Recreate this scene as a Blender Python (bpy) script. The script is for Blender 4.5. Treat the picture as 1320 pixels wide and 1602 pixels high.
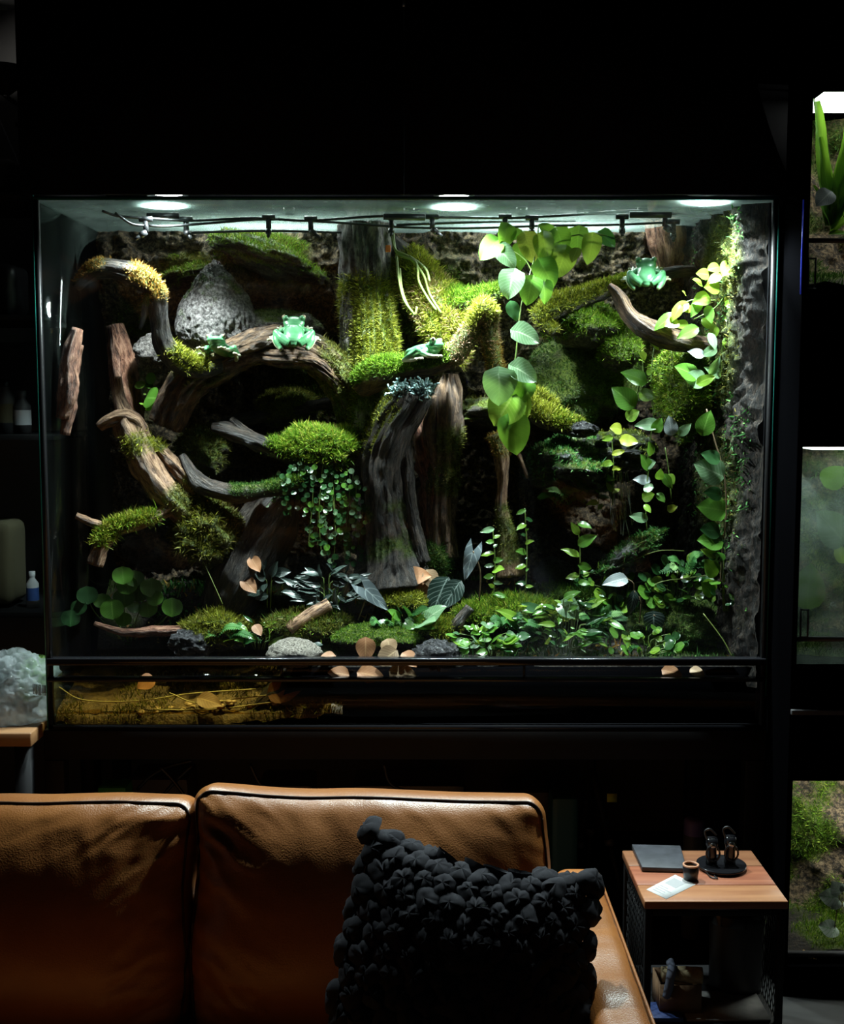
import bpy, math, random
import numpy as np
from mathutils import Vector, Matrix
R0 = np.random.default_rng(11)
random.seed(5)
for o in list(bpy.data.objects): bpy.data.objects.remove(o)
SC = bpy.context.scene
COL = SC.collection
# ------------------------------------------------------------------ camera
FPX, PITCH, CZ = 1900.0, math.radians(5.5), 1.75
CA, SA = math.cos(PITCH), math.sin(PITCH)
cam = bpy.data.cameras.new('camera'); camo = bpy.data.objects.new('camera', cam); COL.objects.link(camo)
cam.sensor_fit = 'VERTICAL'; cam.sensor_height = 36.0; cam.lens = 36.0 * FPX / 1602.0
camo.location = (0, 0, CZ); camo.rotation_euler = (math.pi / 2 - PITCH, 0, 0)
cam.clip_start = .05; cam.clip_end = 50
SC.camera = camo
# ------------------------------------------------------------------ world, exposure
W = bpy.data.worlds.new('world'); SC.world = W; W.use_nodes = True
W.node_tree.nodes['Background'].inputs[0].default_value = (.75, .85, 1, 1)
W.node_tree.nodes['Background'].inputs[1].default_value = .006
SC.view_settings.view_transform = 'Standard'; SC.view_settings.look = 'None'
SC.view_settings.exposure = 0.0; SC.view_settings.gamma = 1.0
SC.view_settings.use_curve_mapping = False
try:
    SC.cycles.transparent_max_bounces = 24; SC.cycles.max_bounces = 5; SC.cycles.diffuse_bounces = 3; SC.cycles.glossy_bounces = 3
    SC.cycles.caustics_reflective = False; SC.cycles.caustics_refractive = False
    SC.cycles.sample_clamp_indirect = 3.0
except Exception: pass
LAMP_W = (270.0, 420.0, 320.0)          # the three LED spots over the big terrarium
BAR_W = (8.0, 13.0)                  # the two LED bars inside the hood
# ------------------------------------------------------------------ geometry helpers
def pt(px, py, Y):
    u = (px - 660.0) / FPX; v = -(py - 801.0) / FPX
    d = (u, CA + v * SA, -SA + v * CA); t = Y / d[1]
    return np.array([d[0] * t, Y, CZ + d[2] * t])
def pr(r, Y): return r * Y / FPX
def proj(P):
    P = np.asarray(P, float); x = P[..., 0]; y = P[..., 1]; z = P[..., 2] - CZ
    d = y * CA - z * SA; up = y * SA + z * CA
    return 660 + FPX * x / d, 801 - FPX * up / d
def nrm(v):
    v = np.asarray(v, float); n = np.linalg.norm(v, axis=-1, keepdims=True); return v / np.maximum(n, 1e-12)
def _h(ix, iy, iz, s):
    h = (ix.astype(np.uint32) * np.uint32(374761393)) ^ (iy.astype(np.uint32) * np.uint32(668265263)) ^ (iz.astype(np.uint32) * np.uint32(2246822519)) ^ np.uint32((s * 3266489917) & 0xffffffff)
    h = (h ^ (h >> np.uint32(13))) * np.uint32(1274126177)
    h = (h ^ (h >> np.uint32(15))) * np.uint32(2654435761)
    return ((h ^ (h >> np.uint32(16))) & np.uint32(0xffffff)).astype(np.float64) / 8388607.5 - 1.0
def vn(P, s=0):
    P = np.asarray(P, float); I = np.floor(P); f = P - I; f = f * f * (3 - 2 * f); I = I.astype(np.int64) & 0xffffffff
    x, y, z = I[..., 0], I[..., 1], I[..., 2]; a, b, c = f[..., 0], f[..., 1], f[..., 2]
    def g(i, j, k): return _h((x + i) & 0xffffffff, (y + j) & 0xffffffff, (z + k) & 0xffffffff, s)
    return (((g(0,0,0)*(1-a)+g(1,0,0)*a)*(1-b) + (g(0,1,0)*(1-a)+g(1,1,0)*a)*b)*(1-c) +
            ((g(0,0,1)*(1-a)+g(1,0,1)*a)*(1-b) + (g(0,1,1)*(1-a)+g(1,1,1)*a)*b)*c)
def fbm(P, sc=1.0, o=4, s=0):
    P = np.asarray(P, float) * sc; r = 0; a = 1.0; t = 0
    for i in range(o): r = r + a * vn(P, s + i * 7); t += a; a *= .5; P = P * 2.03 + 3.1
    return r / t
def sstep(a, b, x): t = np.clip((x - a) / (b - a), 0, 1); return t * t * (3 - 2 * t)
def base_of(o):
    v = np.zeros(3)
    while o is not None: v += np.array(o.location); o = o.parent
    return v
def newmesh(name, V, faces, smooth=False, attrs=None):
    me = bpy.data.meshes.new(name); V = np.ascontiguousarray(V, np.float32)
    if isinstance(faces, np.ndarray): faces = [faces]
    elif len(faces) and not isinstance(faces[0], np.ndarray):
        by = {}
        for f in faces: by.setdefault(len(f), []).append(f)
        faces = [np.array(v) for v in by.values()]
    faces = [f for f in faces if len(f)]
    li = np.concatenate([f.reshape(-1) for f in faces]).astype(np.int32)
    tot = np.concatenate([np.full(len(f), f.shape[1]) for f in faces]).astype(np.int32)
    st = np.concatenate([[0], np.cumsum(tot)[:-1]]).astype(np.int32)
    me.vertices.add(len(V)); me.vertices.foreach_set('co', V.ravel())
    me.loops.add(len(li)); me.loops.foreach_set('vertex_index', li)
    me.polygons.add(len(tot)); me.polygons.foreach_set('loop_start', st)
    try: me.polygons.foreach_set('loop_total', tot)
    except Exception: pass
    if smooth: me.polygons.foreach_set('use_smooth', np.ones(len(tot), bool))
    for k, a in (attrs or {}).items():
        a = np.asarray(a, np.float32)
        if a.ndim == 1: at = me.attributes.new(k, 'FLOAT', 'POINT'); at.data.foreach_set('value', a)
        else: at = me.attributes.new(k, 'FLOAT_VECTOR', 'POINT'); at.data.foreach_set('vector', np.ascontiguousarray(a).ravel())
    me.update(calc_edges=True); me.validate()
    return me
def mk(name, V, faces, mat, parent=None, smooth=False, attrs=None, loc=None, bev=0, kind=None):
    V = np.array(V, float)
    off = base_of(parent) if parent else np.zeros(3)
    L = np.zeros(3) if loc is None else np.array(loc, float) - off
    me = newmesh(name, V - off - L, faces, smooth, attrs); me.materials.append(M[mat])
    o = bpy.data.objects.new(name, me); COL.objects.link(o); o.parent = parent; o.location = L
    if bev:
        b = o.modifiers.new('b', 'BEVEL'); b.width = bev; b.segments = 2; b.limit_method = 'ANGLE'
    if kind: o['kind'] = kind
    return o
def tag(o, label, cat, group=None, kind=None):
    o['label'] = label; o['category'] = cat
    if group: o['group'] = group
    o['kind'] = kind or 'thing'
    return o
def thing(name, label, cat, loc, group=None):
    o = bpy.data.objects.new(name, None); COL.objects.link(o); o.location = tuple(loc); o.empty_display_size = .05
    return tag(o, label, cat, group)
def struct(o): o['kind'] = 'structure'; return o
class MB:
    def __init__(s): s.V = []; s.F = []; s.n = 0
    def add(s, V, F):
        V = np.asarray(V, float); s.V.append(V)
        for f in (F if isinstance(F, list) else [F]): s.F.append(np.asarray(f) + s.n)
        s.n += len(V); return s
    def box(s, a, b, rot=None, piv=None):
        a = np.minimum(a, b) if False else np.array(a, float); b = np.array(b, float)
        V = np.array([[(a, b)[i][0], (a, b)[j][1], (a, b)[k][2]] for i in (0, 1) for j in (0, 1) for k in (0, 1)])
        if rot is not None:
            c = (a + b) / 2 if piv is None else np.array(piv); V = (V - c) @ np.array(rot).T + c
        return s.add(V, np.array([[0,1,3,2],[4,6,7,5],[0,4,5,1],[2,3,7,6],[0,2,6,4],[1,5,7,3]]))
    def tube(s, P, r, seg=8, cap=True):
        V, F, *_ = sweep(np.asarray(P, float), np.broadcast_to(np.asarray(r, float), (len(P),)), seg); return s.add(V, F)
    def lathe(s, c, prof, seg=28, ax=None):
        prof = np.array(prof, float); th = np.linspace(0, 2 * np.pi, seg, endpoint=False)
        V = np.stack([np.outer(prof[:, 0], np.cos(th)), np.outer(prof[:, 0], np.sin(th)), np.outer(prof[:, 1], np.ones(seg))], -1).reshape(-1, 3)
        if ax is not None:
            a = nrm(ax); b = nrm(np.cross(a, [1, .13, 0] if abs(a[0]) < .9 else [0, 1, 0])); c2 = np.cross(a, b)
            V = V[:, :1] * b + V[:, 1:2] * c2 + V[:, 2:] * a
        n = len(prof); i = np.arange(n - 1)[:, None] * seg; j = np.arange(seg)[None]; j2 = (j + 1) % seg
        return s.add(V + np.array(c), np.stack([i + j, i + j2, i + seg + j2, i + seg + j], -1).reshape(-1, 4))
    def out(s): return np.concatenate(s.V), s.F
    def build(s, name, mat, parent=None, **k):
        V, F = s.out(); return mk(name, V, F, mat, parent, **k)
def catmull(P, step=None, n=None):
    P = np.asarray(P, float)
    if len(P) == 2: P = np.array([P[0], P.mean(0), P[1]])
    E = np.vstack([2 * P[0] - P[1], P, 2 * P[-1] - P[-2]]); out = []
    for i in range(len(P) - 1):
        p0, p1, p2, p3 = E[i:i + 4]; L = np.linalg.norm((p2 - p1)[:3])
        k = n or max(2, int(math.ceil(L / step))); t = np.linspace(0, 1, k, endpoint=False)[:, None]
        out.append(.5 * (2 * p1 + (p2 - p0) * t + (2 * p0 - 5 * p1 + 4 * p2 - p3) * t ** 2 + (3 * p1 - p0 - 3 * p2 + p3) * t ** 3))
    return np.vstack(out + [P[-1:]])
def frames(C):
    T = nrm(np.gradient(C, axis=0)); N = np.zeros_like(C); n = np.cross(T[0], [.31, .2, .93])
    if np.linalg.norm(n) < 1e-3: n = np.cross(T[0], [1, 0, 0])
    N[0] = nrm(n)
    for i in range(1, len(C)): N[i] = nrm(N[i - 1] - T[i] * np.dot(N[i - 1], T[i]))
    return T, N, np.cross(T, N)
def sweep(C, Rr, seg=12, amp=0, ridge=0, seed=0, kr=2.4, ks=7.0):
    C = np.asarray(C, float); T, N, B = frames(C); m = len(C)
    th = np.linspace(0, 2 * np.pi, seg, endpoint=False); c, s_ = np.cos(th), np.sin(th)
    D = N[:, None] * c[None, :, None] + B[:, None] * s_[None, :, None]
    L = np.concatenate([[0], np.cumsum(np.linalg.norm(np.diff(C, axis=0), axis=1))])
    Rm = np.asarray(Rr, float)[:, None] * np.ones(seg)[None]; rb = float(np.mean(Rr))
    bv = np.stack([np.broadcast_to(c, (m, seg)) * rb, np.broadcast_to(s_, (m, seg)) * rb, np.broadcast_to((L * .22)[:, None], (m, seg))], -1) + seed * .37
    if amp or ridge:
        Q = C[:, None] + D * Rm[..., None]
        n1 = fbm(Q / max(rb, .008), .55, 3, seed)
        tw = (L / max(rb, .01) * .05)[:, None]
        rc = np.stack([np.cos(th[None] + tw) * kr, np.sin(th[None] + tw) * kr, np.broadcast_to((L / rb / ks)[:, None], (m, seg))], -1)
        r1 = 1 - 2 * np.abs(fbm(rc, 1.0, 3, seed + 3))
        Rm = Rm * (1 + amp * n1 * 1.6 + ridge * (r1 - .4))
    V = (C[:, None] + D * Rm[..., None]).reshape(-1, 3)
    i = np.arange(m - 1)[:, None] * seg; j = np.arange(seg)[None]; j2 = (j + 1) % seg
    F = [np.stack([i + j, i + j2, i + seg + j2, i + seg + j], -1).reshape(-1, 4)]
    e0, e1 = len(V), len(V) + 1
    V = np.vstack([V, C[:1] - T[:1] * Rr[0] * .15, C[-1:] + T[-1:] * Rr[-1] * .15])
    F.append(np.concatenate([np.stack([np.full(seg, e0), (j[0] + 1) % seg, j[0]], -1), np.stack([np.full(seg, e1), (m - 1) * seg + j[0], (m - 1) * seg + (j[0] + 1) % seg], -1)]))
    sv = np.append(np.repeat(L / L[-1], seg), [0, 1]); bv = np.vstack([bv.reshape(-1, 3), bv[0, :1], bv[-1, :1]])
    return V, F, sv, bv
def vnormals(V, F):
    N = np.zeros_like(V)
    for f in F:
        for k in range(f.shape[1] - 2):
            a, b, c = f[:, 0], f[:, k + 1], f[:, k + 2]; n = np.cross(V[b] - V[a], V[c] - V[a])
            for q in (a, b, c): np.add.at(N, q, n)
    return nrm(N)
def blades(V, F, w, n, L, Wd, seed=0, up=.35, jit=.75, L2=.45):
    r = np.random.default_rng(seed)
    T = np.concatenate([f[:, [0, k + 1, k + 2]] for f in F for k in range(f.shape[1] - 2)])
    A, B, C = V[T[:, 0]], V[T[:, 1]], V[T[:, 2]]; nn = np.cross(B - A, C - A); ar = np.linalg.norm(nn, axis=1)
    ww = w[T].mean(1) * ar
    if ww.sum() <= 0: return None
    k = r.choice(len(T), n, p=ww / ww.sum()); a = r.random((n, 2)); a = np.where(a.sum(1, keepdims=True) > 1, 1 - a, a)
    p = A[k] + (B[k] - A[k]) * a[:, :1] + (C[k] - A[k]) * a[:, 1:]
    d = nrm(nrm(nn[k]) + np.array([0, -.12, up]) + r.normal(0, jit * .6, (n, 3)))
    sd = nrm(np.cross(d, r.normal(0, 1, (n, 3)))); l = (L * (1 + L2 * r.normal(0, 1, n)).clip(.3, 2.2))[:, None]
    bend = nrm(r.normal(0, 1, (n, 3)) + np.array([0, -.2, -.6])) * .28
    q = np.stack([p - d * .002 - sd * Wd / 2, p - d * .002 + sd * Wd / 2, p + d * l * .55 + sd * Wd * .42 + bend * l * .25, p + (d + bend) * l], 1)
    Vb = q.reshape(-1, 3); i = np.arange(n)[:, None] * 4
    return Vb, [np.concatenate([i + np.array([0, 1, 2]), i + np.array([0, 2, 3])], 0)], np.repeat(r.random(n), 4)
def moss(parent, V, F, w, n, mat='moss_green', L=.011, Wd=.0018, seed=0, name='moss', label=None, **k):
    b = blades(V, F, w, n, L, Wd, seed, **k)
    if b is None: return
    o = mk(name, b[0], b[1], mat, parent, attrs={'tint': b[2]}, kind='stuff')
    if label: o['label'] = label
    return o
# ------------------------------------------------------------------ materials
M = {}
def nodes(name):
    m = bpy.data.materials.new(name); m.use_nodes = True; M[name] = m; t = m.node_tree
    return m, t, t.nodes['Principled BSDF'], t.nodes['Material Output']
def lk(t, a, b): t.links.new(a, b)
def rgba(c): return (c[0], c[1], c[2], 1)
def ramp(t, fac, stops):
    r = t.nodes.new('ShaderNodeValToRGB'); e = r.color_ramp.elements
    while len(e) < len(stops): e.new(.5)
    for q, (p, c) in zip(e, stops): q.position = p; q.color = rgba(c)
    lk(t, fac, r.inputs[0]); return r.outputs[0]
def noise(t, sc, det=4, vec=None, rough=.55):
    n = t.nodes.new('ShaderNodeTexNoise'); n.inputs['Scale'].default_value = sc; n.inputs['Detail'].default_value = det; n.inputs['Roughness'].default_value = rough
    if vec is None: vec = t.nodes.new('ShaderNodeTexCoord').outputs['Object']
    lk(t, vec, n.inputs['Vector']); return n.outputs['Fac']
def bump(t, b, h, s, d=.01):
    n = t.nodes.new('ShaderNodeBump'); n.inputs['Strength'].default_value = s; n.inputs['Distance'].default_value = d
    lk(t, h, n.inputs['Height']); lk(t, n.outputs[0], b.inputs['Normal']); return n
def mixc(t, f, a, b):
    n = t.nodes.new('ShaderNodeMix'); n.data_type = 'RGBA'
    lk(t, f, n.inputs[0])
    for s, v in ((n.inputs[6], a), (n.inputs[7], b)):
        if isinstance(v, tuple): s.default_value = rgba(v)
        else: lk(t, v, s)
    return n.outputs[2]
def attr(t, n): a = t.nodes.new('ShaderNodeAttribute'); a.attribute_name = n; return a
def plain(name, c, rough=.5, metal=0, spec=.5, sc=0, var=.25, bs=0, bd=.003, emit=None):
    m, t, b, o = nodes(name)
    b.inputs['Roughness'].default_value = rough; b.inputs['Metallic'].default_value = metal; b.inputs['Specular IOR Level'].default_value = spec
    b.inputs['Base Color'].default_value = rgba(c)
    if sc:
        f = noise(t, sc); c2 = tuple(min(1, x * (1 + var)) for x in c); c1 = tuple(x * (1 - var) for x in c)
        lk(t, ramp(t, f, [(.3, c1), (.7, c2)]), b.inputs['Base Color'])
        if bs: bump(t, b, f, bs, bd)
    if emit: b.inputs['Emission Color'].default_value = rgba(c); b.inputs['Emission Strength'].default_value = emit
    return m
def bark(name, c1, c2, c3, g1=(.05, .09, .008), g2=(.16, .22, .02), rough=.52, bs=.9, sc=60):
    m, t, b, o = nodes(name)
    v = attr(t, 'bv').outputs['Vector']
    f1 = noise(t, sc * 1.5, 7, v, .72); f2 = noise(t, 9, 3)
    c = ramp(t, f1, [(.40, tuple(x * .6 for x in c1)), (.49, c2), (.60, tuple(min(1, x * 1.25) for x in c3))])
    vo = t.nodes.new('ShaderNodeMath'); vo.operation = 'MULTIPLY'; lk(t, f2, vo.inputs[0]); vo.inputs[1].default_value = .45
    c = mixc(t, vo.outputs[0], c, tuple(x * .45 for x in c2))
    gm = ramp(t, noise(t, 120, 3), [(.35, g1), (.65, g2)])
    lk(t, mixc(t, attr(t, 'moss').outputs['Fac'], c, gm), b.inputs['Base Color'])
    b.inputs['Roughness'].default_value = rough; b.inputs['Specular IOR Level'].default_value = .45
    bump(t, b, f1, min(1, bs * 1.3), .03)
bark('bark_dark', (.008, .006, .0045), (.032, .023, .017), (.095, .072, .055))
bark('bark_grey', (.04, .033, .03), (.13, .11, .10), (.30, .27, .25))
bark('bark_brown', (.03, .017, .009), (.12, .065, .034), (.26, .16, .09))
bark('bark_red', (.08, .03, .016), (.32, .135, .08), (.52, .28, .18))
bark('bark_side', (.002, .0015, .001), (.010, .007, .005), (.06, .042, .03), sc=70, bs=1.0, rough=.95)
bark('bark_tan', (.09, .045, .024), (.32, .175, .095), (.52, .33, .2))
bark('soil_wall', (.014, .009, .006), (.085, .058, .033), (.26, .18, .10), sc=48, bs=1.0, rough=.85)
bark('stone_grey', (.06, .052, .05), (.17, .15, .145), (.34, .31, .30), sc=60, bs=1.0)
bark('stone_dark', (.012, .012, .013), (.045, .045, .05), (.13, .13, .14), sc=60, bs=1.0, rough=.3)
bark('stone_speckled', (.05, .045, .04), (.28, .25, .2), (.5, .46, .4), sc=150, bs=.6)
bark('wet_soil', (.004, .003, .002), (.02, .014, .009), (.052, .038, .025), sc=70, bs=1.0, rough=.85)
def blade_mat(name, stops, tr=.3):
    m, t, b, o = nodes(name)
    c = ramp(t, attr(t, 'tint').outputs['Fac'], stops)
    lk(t, c, b.inputs['Base Color']); b.inputs['Roughness'].default_value = .6; b.inputs['Specular IOR Level'].default_value = .25
    tl = t.nodes.new('ShaderNodeBsdfTranslucent'); lk(t, c, tl.inputs[0]); mx = t.nodes.new('ShaderNodeMixShader'); mx.inputs[0].default_value = tr
    lk(t, b.outputs[0], mx.inputs[1]); lk(t, tl.outputs[0], mx.inputs[2]); lk(t, mx.outputs[0], o.inputs[0])
blade_mat('moss_green', [(0, (.035, .085, .008)), (.5, (.12, .25, .015)), (.85, (.24, .38, .03)), (1, (.36, .40, .06))])
blade_mat('moss_yellow', [(0, (.09, .10, .01)), (.5, (.24, .27, .02)), (.85, (.40, .42, .05)), (1, (.5, .44, .12))])
blade_mat('moss_olive', [(0, (.04, .045, .008)), (.5, (.11, .12, .016)), (.85, (.2, .19, .03)), (1, (.28, .22, .07))])
blade_mat('moss_orange', [(0, (.12, .05, .01)), (.5, (.30, .16, .03)), (.85, (.46, .3, .06)), (1, (.5, .42, .15))])
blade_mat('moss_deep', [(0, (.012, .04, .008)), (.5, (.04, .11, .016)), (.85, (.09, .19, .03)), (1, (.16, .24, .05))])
blade_mat('moss_pink', [(0, (.28, .14, .08)), (.5, (.46, .3, .18)), (.85, (.5, .42, .2)), (1, (.6, .5, .35))])
blade_mat('tiny_leaf', [(0, (.015, .07, .015)), (.5, (.04, .16, .03)), (.85, (.10, .26, .06)), (1, (.2, .34, .12))])
blade_mat('lichen', [(0, (.14, .26, .24)), (.5, (.3, .46, .45)), (1, (.55, .68, .68))], .1)
def leaf_mat(name, c, vein, rough=.28, veins=9.0, vw=.5, tr=.28, trc=None, coat=.2):
    m, t, b, o = nodes(name)
    a = attr(t, 'luv'); sep = t.nodes.new('ShaderNodeSeparateXYZ'); lk(t, a.outputs['Vector'], sep.inputs[0])
    def math_(op, x, y=None):
        n = t.nodes.new('ShaderNodeMath'); n.operation = op
        for i, q in enumerate((x, y)):
            if q is None: continue
            if isinstance(q, (int, float)): n.inputs[i].default_value = q
            else: lk(t, q, n.inputs[i])
        return n.outputs[0]
    av = math_('ABSOLUTE', sep.outputs[1]); ph = math_('SUBTRACT', sep.outputs[0], math_('MULTIPLY', av, .35))
    sn = math_('SINE', math_('MULTIPLY', ph, veins * 6.283)); side = math_('MULTIPLY', math_('POWER', math_('MAXIMUM', sn, 0.001), 10.0), vw)
    mid = math_('SUBTRACT', 1.0, math_('MINIMUM', math_('MULTIPLY', av, 11.0), 1.0))
    vm = math_('MINIMUM', math_('ADD', math_('MULTIPLY', mid, .8), side), 1.0)
    oi = t.nodes.new('ShaderNodeObjectInfo')
    c1 = ramp(t, oi.outputs['Random'], [(0, tuple(x * .6 for x in c)), (.6, c), (1, tuple(min(1, x * 1.5 + .02) for x in c))])
    c1 = mixc(t, math_('MULTIPLY', noise(t, 14, 2), .35), c1, tuple(x * .5 for x in c))
    cc = mixc(t, vm, c1, vein)
    lk(t, cc, b.inputs['Base Color']); b.inputs['Roughness'].default_value = rough; b.inputs['Coat Weight'].default_value = coat; b.inputs['Coat Roughness'].default_value = .15
    bump(t, b, vm, -.35, .004)
    tl = t.nodes.new('ShaderNodeBsdfTranslucent')
    if trc: tl.inputs[0].default_value = rgba(trc)
    else: lk(t, c1, tl.inputs[0])
    mx = t.nodes.new('ShaderNodeMixShader'); mx.inputs[0].default_value = tr
    lk(t, b.outputs[0], mx.inputs[1]); lk(t, tl.outputs[0], mx.inputs[2]); lk(t, mx.outputs[0], o.inputs[0])
leaf_mat('leaf_green', (.07, .2, .02), (.16, .32, .06), trc=(.25, .5, .04))
leaf_mat('leaf_lime', (.15, .29, .025), (.3, .42, .08), trc=(.42, .6, .06), tr=.35)
leaf_mat('leaf_yellow', (.30, .36, .03), (.4, .44, .1), trc=(.45, .52, .06), tr=.32)
leaf_mat('leaf_silver', (.13, .24, .12), (.32, .42, .26), rough=.25, trc=(.2, .36, .08), coat=.45)
leaf_mat('leaf_dark', (.02, .075, .02), (.04, .12, .035), rough=.22, trc=(.05, .16, .02), coat=.4)
leaf_mat('leaf_black', (.008, .022, .016), (.2, .26, .23), rough=.35, veins=7, vw=.6, tr=.06, coat=.12)
leaf_mat('leaf_velvet', (.09, .12, .13), (.42, .5, .5), rough=.4, veins=4, vw=.6, tr=.1, coat=.1)
leaf_mat('leaf_brown', (.32, .14, .055), (.46, .26, .12), rough=.55, veins=8, vw=.5, tr=.12, trc=(.4, .18, .06), coat=0)
leaf_mat('leaf_tan', (.3, .19, .1), (.55, .4, .22), rough=.55, veins=8, vw=.5, tr=.12, trc=(.4, .25, .1), coat=0)
leaf_mat('leaf_stripe', (.42, .5, .42), (.08, .2, .06), veins=5, vw=.9, tr=.1)
leaf_mat('leaf_white', (.26, .31, .31), (.6, .64, .62), rough=.35, tr=.1, coat=.2)
plain('stem_green', (.1, .16, .03), .5); plain('stem_brown', (.1, .065, .03), .6); plain('stem_pale', (.14, .18, .035), .6)
# painted / metal / glass
plain('black_panel', (.006, .006, .008), .9, spec=.12, sc=3, var=.2)
plain('rack_black', (.0016, .0016, .002), .95, spec=0)
plain('black_metal', (.009, .009, .010), .6, spec=.2, sc=8, var=.2)
plain('black_rubber', (.01, .01, .011), .35)
plain('black_gloss', (.01, .01, .012), .18)
plain('silicone', (.006, .006, .007), .35)
plain('steel', (.5, .5, .5), .3, 1)
plain('led_lens', (.88, .95, 1.0), .3, emit=12)
plain('lamp_panel_white', (.9, .95, .9), .4, emit=3)
plain('added_bulb_warm', (1, .95, .86), .4, emit=2)  # glowing bulb of the added wall lamp
plain('orange_plastic', (.8, .2, .04), .5)
def glass(name, tint, ior=1.5, dif=0, difc=(.6, .8, .72), rough=.02, mul=1.0):
    m, t, b, o = nodes(name); t.nodes.remove(b)
    tr = t.nodes.new('ShaderNodeBsdfTransparent'); tr.inputs[0].default_value = rgba(tint)
    gl = t.nodes.new('ShaderNodeBsdfGlossy'); gl.inputs['Roughness'].default_value = rough
    lw = t.nodes.new('ShaderNodeLayerWeight'); pw_ = t.nodes.new('ShaderNodeMath'); pw_.operation = 'POWER'; pw_.inputs[1].default_value = 5.0; lk(t, lw.outputs['Facing'], pw_.inputs[0])
    f0 = ((ior - 1) / (ior + 1)) ** 2; mu = t.nodes.new('ShaderNodeMath'); mu.operation = 'MULTIPLY_ADD'; mu.inputs[1].default_value = (1 - f0) * mul; mu.inputs[2].default_value = f0 * mul; mu.use_clamp = True; lk(t, pw_.outputs[0], mu.inputs[0])
    mx = t.nodes.new('ShaderNodeMixShader'); lk(t, mu.outputs[0], mx.inputs[0]); lk(t, tr.outputs[0], mx.inputs[1]); lk(t, gl.outputs[0], mx.inputs[2])
    last = mx
    if dif:
        d = t.nodes.new('ShaderNodeBsdfTranslucent'); d.inputs[0].default_value = rgba(difc); d2 = t.nodes.new('ShaderNodeBsdfDiffuse'); d2.inputs[0].default_value = rgba(difc)
        ms = t.nodes.new('ShaderNodeMixShader'); ms.inputs[0].default_value = .35; lk(t, d.outputs[0], ms.inputs[1]); lk(t, d2.outputs[0], ms.inputs[2])
        f = t.nodes.new('ShaderNodeMath'); f.operation = 'MULTIPLY'; f.inputs[1].default_value = dif * 2; lk(t, noise(t, 18, 4), f.inputs[0])
        m2 = t.nodes.new('ShaderNodeMixShader'); lk(t, f.outputs[0], m2.inputs[0]); lk(t, mx.outputs[0], m2.inputs[1]); lk(t, ms.outputs[0], m2.inputs[2]); last = m2
    lk(t, last.outputs[0], o.inputs[0])
glass('glass_clear', (.985, .995, .99), 1.45, mul=.35)
glass('glass_side', (.93, .97, .95), 1.52, dif=.006, difc=(.5, .6, .58), mul=.9)
glass('glass_lid', (.93, .98, .96), 1.5, dif=.22, difc=(.62, .86, .76), mul=.8)
glass('glass_fog', (.9, .96, .93), 1.5, dif=.16, difc=(.6, .75, .66), mul=.5)
glass('pond_water', (.80, .66, .34), 1.33, mul=.8)
glass('falling_water', (.95, .97, .98), 1.6, dif=.3, difc=(.8, .85, .9), mul=1.5)
plain('glass_edge', (.03, .22, .16), .15)
M['blue_glint'] = plain('blue_glint', (.03, .05, .6), .3, emit=.12)  # dim emission standing in for a blue reflection, not a light source
# room
plain('wall_paint', (.20, .20, .20), .8, sc=2, var=.12)
plain('floor_concrete', (.03, .029, .028), .6, sc=5, var=.25)
plain('ceiling_paint', (.05, .05, .05), .9)
# sofa
def leather():
    m, t, b, o = nodes('tan_leather')
    lk(t, ramp(t, noise(t, 5, 4), [(.3, (.31, .105, .022)), (.7, (.43, .16, .038))]), b.inputs['Base Color'])
    b.inputs['Roughness'].default_value = .36; b.inputs['Specular IOR Level'].default_value = .7
    v = t.nodes.new('ShaderNodeTexVoronoi'); v.inputs['Scale'].default_value = 260; lk(t, t.nodes.new('ShaderNodeTexCoord').outputs['Object'], v.inputs['Vector'])
    bump(t, b, v.outputs['Distance'], .25, .0015)
leather()
plain('piping_brown', (.05, .018, .006), .5)
plain('sofa_base', (.03, .02, .015), .7)
plain('puff_fabric', (.035, .035, .042), .85, spec=.15, sc=400, var=.3, bs=.3, bd=.001)
def wood(name, c1, c2, ax=0):
    m, t, b, o = nodes(name); tc = t.nodes.new('ShaderNodeTexCoord'); mp = t.nodes.new('ShaderNodeMapping')
    s = [26, 26, 26]; s[ax] = 2.4; mp.inputs['Scale'].default_value = s; lk(t, tc.outputs['Object'], mp.inputs[0])
    f = noise(t, 1.6, 5, mp.outputs[0]); lk(t, ramp(t, f, [(.3, c1), (.7, c2)]), b.inputs['Base Color']); b.inputs['Roughness'].default_value = .42; bump(t, b, f, .12, .002)
wood('wood_red', (.24, .07, .035), (.40, .14, .07)); wood('wood_pale', (.30, .115, .05), (.46, .21, .095)); wood('wood_mid', (.20, .075, .035), (.30, .13, .06))
wood('wood_table', (.25, .12, .05), (.36, .19, .085))
plain('slate', (.05, .052, .062), .5, sc=30, var=.3)
plain('cup_black', (.015, .015, .018), .3); plain('copper_rim', (.6, .3, .18), .4); plain('coffee', (.18, .07, .025), .4)
plain('paper_white', (.75, .75, .74), .7); plain('ink_grey', (.12, .12, .13), .7); plain('ink_mid', (.4, .4, .41), .7)
plain('bin_black', (.03, .03, .034), .4); plain('cardboard', (.26, .15, .08), .8, sc=20); plain('cloth_beige', (.42, .34, .2), .9, sc=60, var=.4, bs=.6)
plain('cloth_blue', (.2, .23, .32), .9); plain('paper_grey', (.3, .29, .28), .8, sc=14, var=.6); plain('book_blue', (.03, .06, .2), .5)
plain('purple_cap', (.16, .12, .34), .5); plain('lime_tag', (.4, .45, .04), .6); plain('teal_plastic', (.01, .07, .075), .5); plain('green_plastic', (.03, .25, .05), .5); plain('red_plastic', (.4, .03, .03), .5)
plain('dark_grey', (.06, .06, .065), .6); plain('white_plastic', (.6, .62, .66), .4); plain('olive_cloth', (.10, .09, .05), .9)
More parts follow.
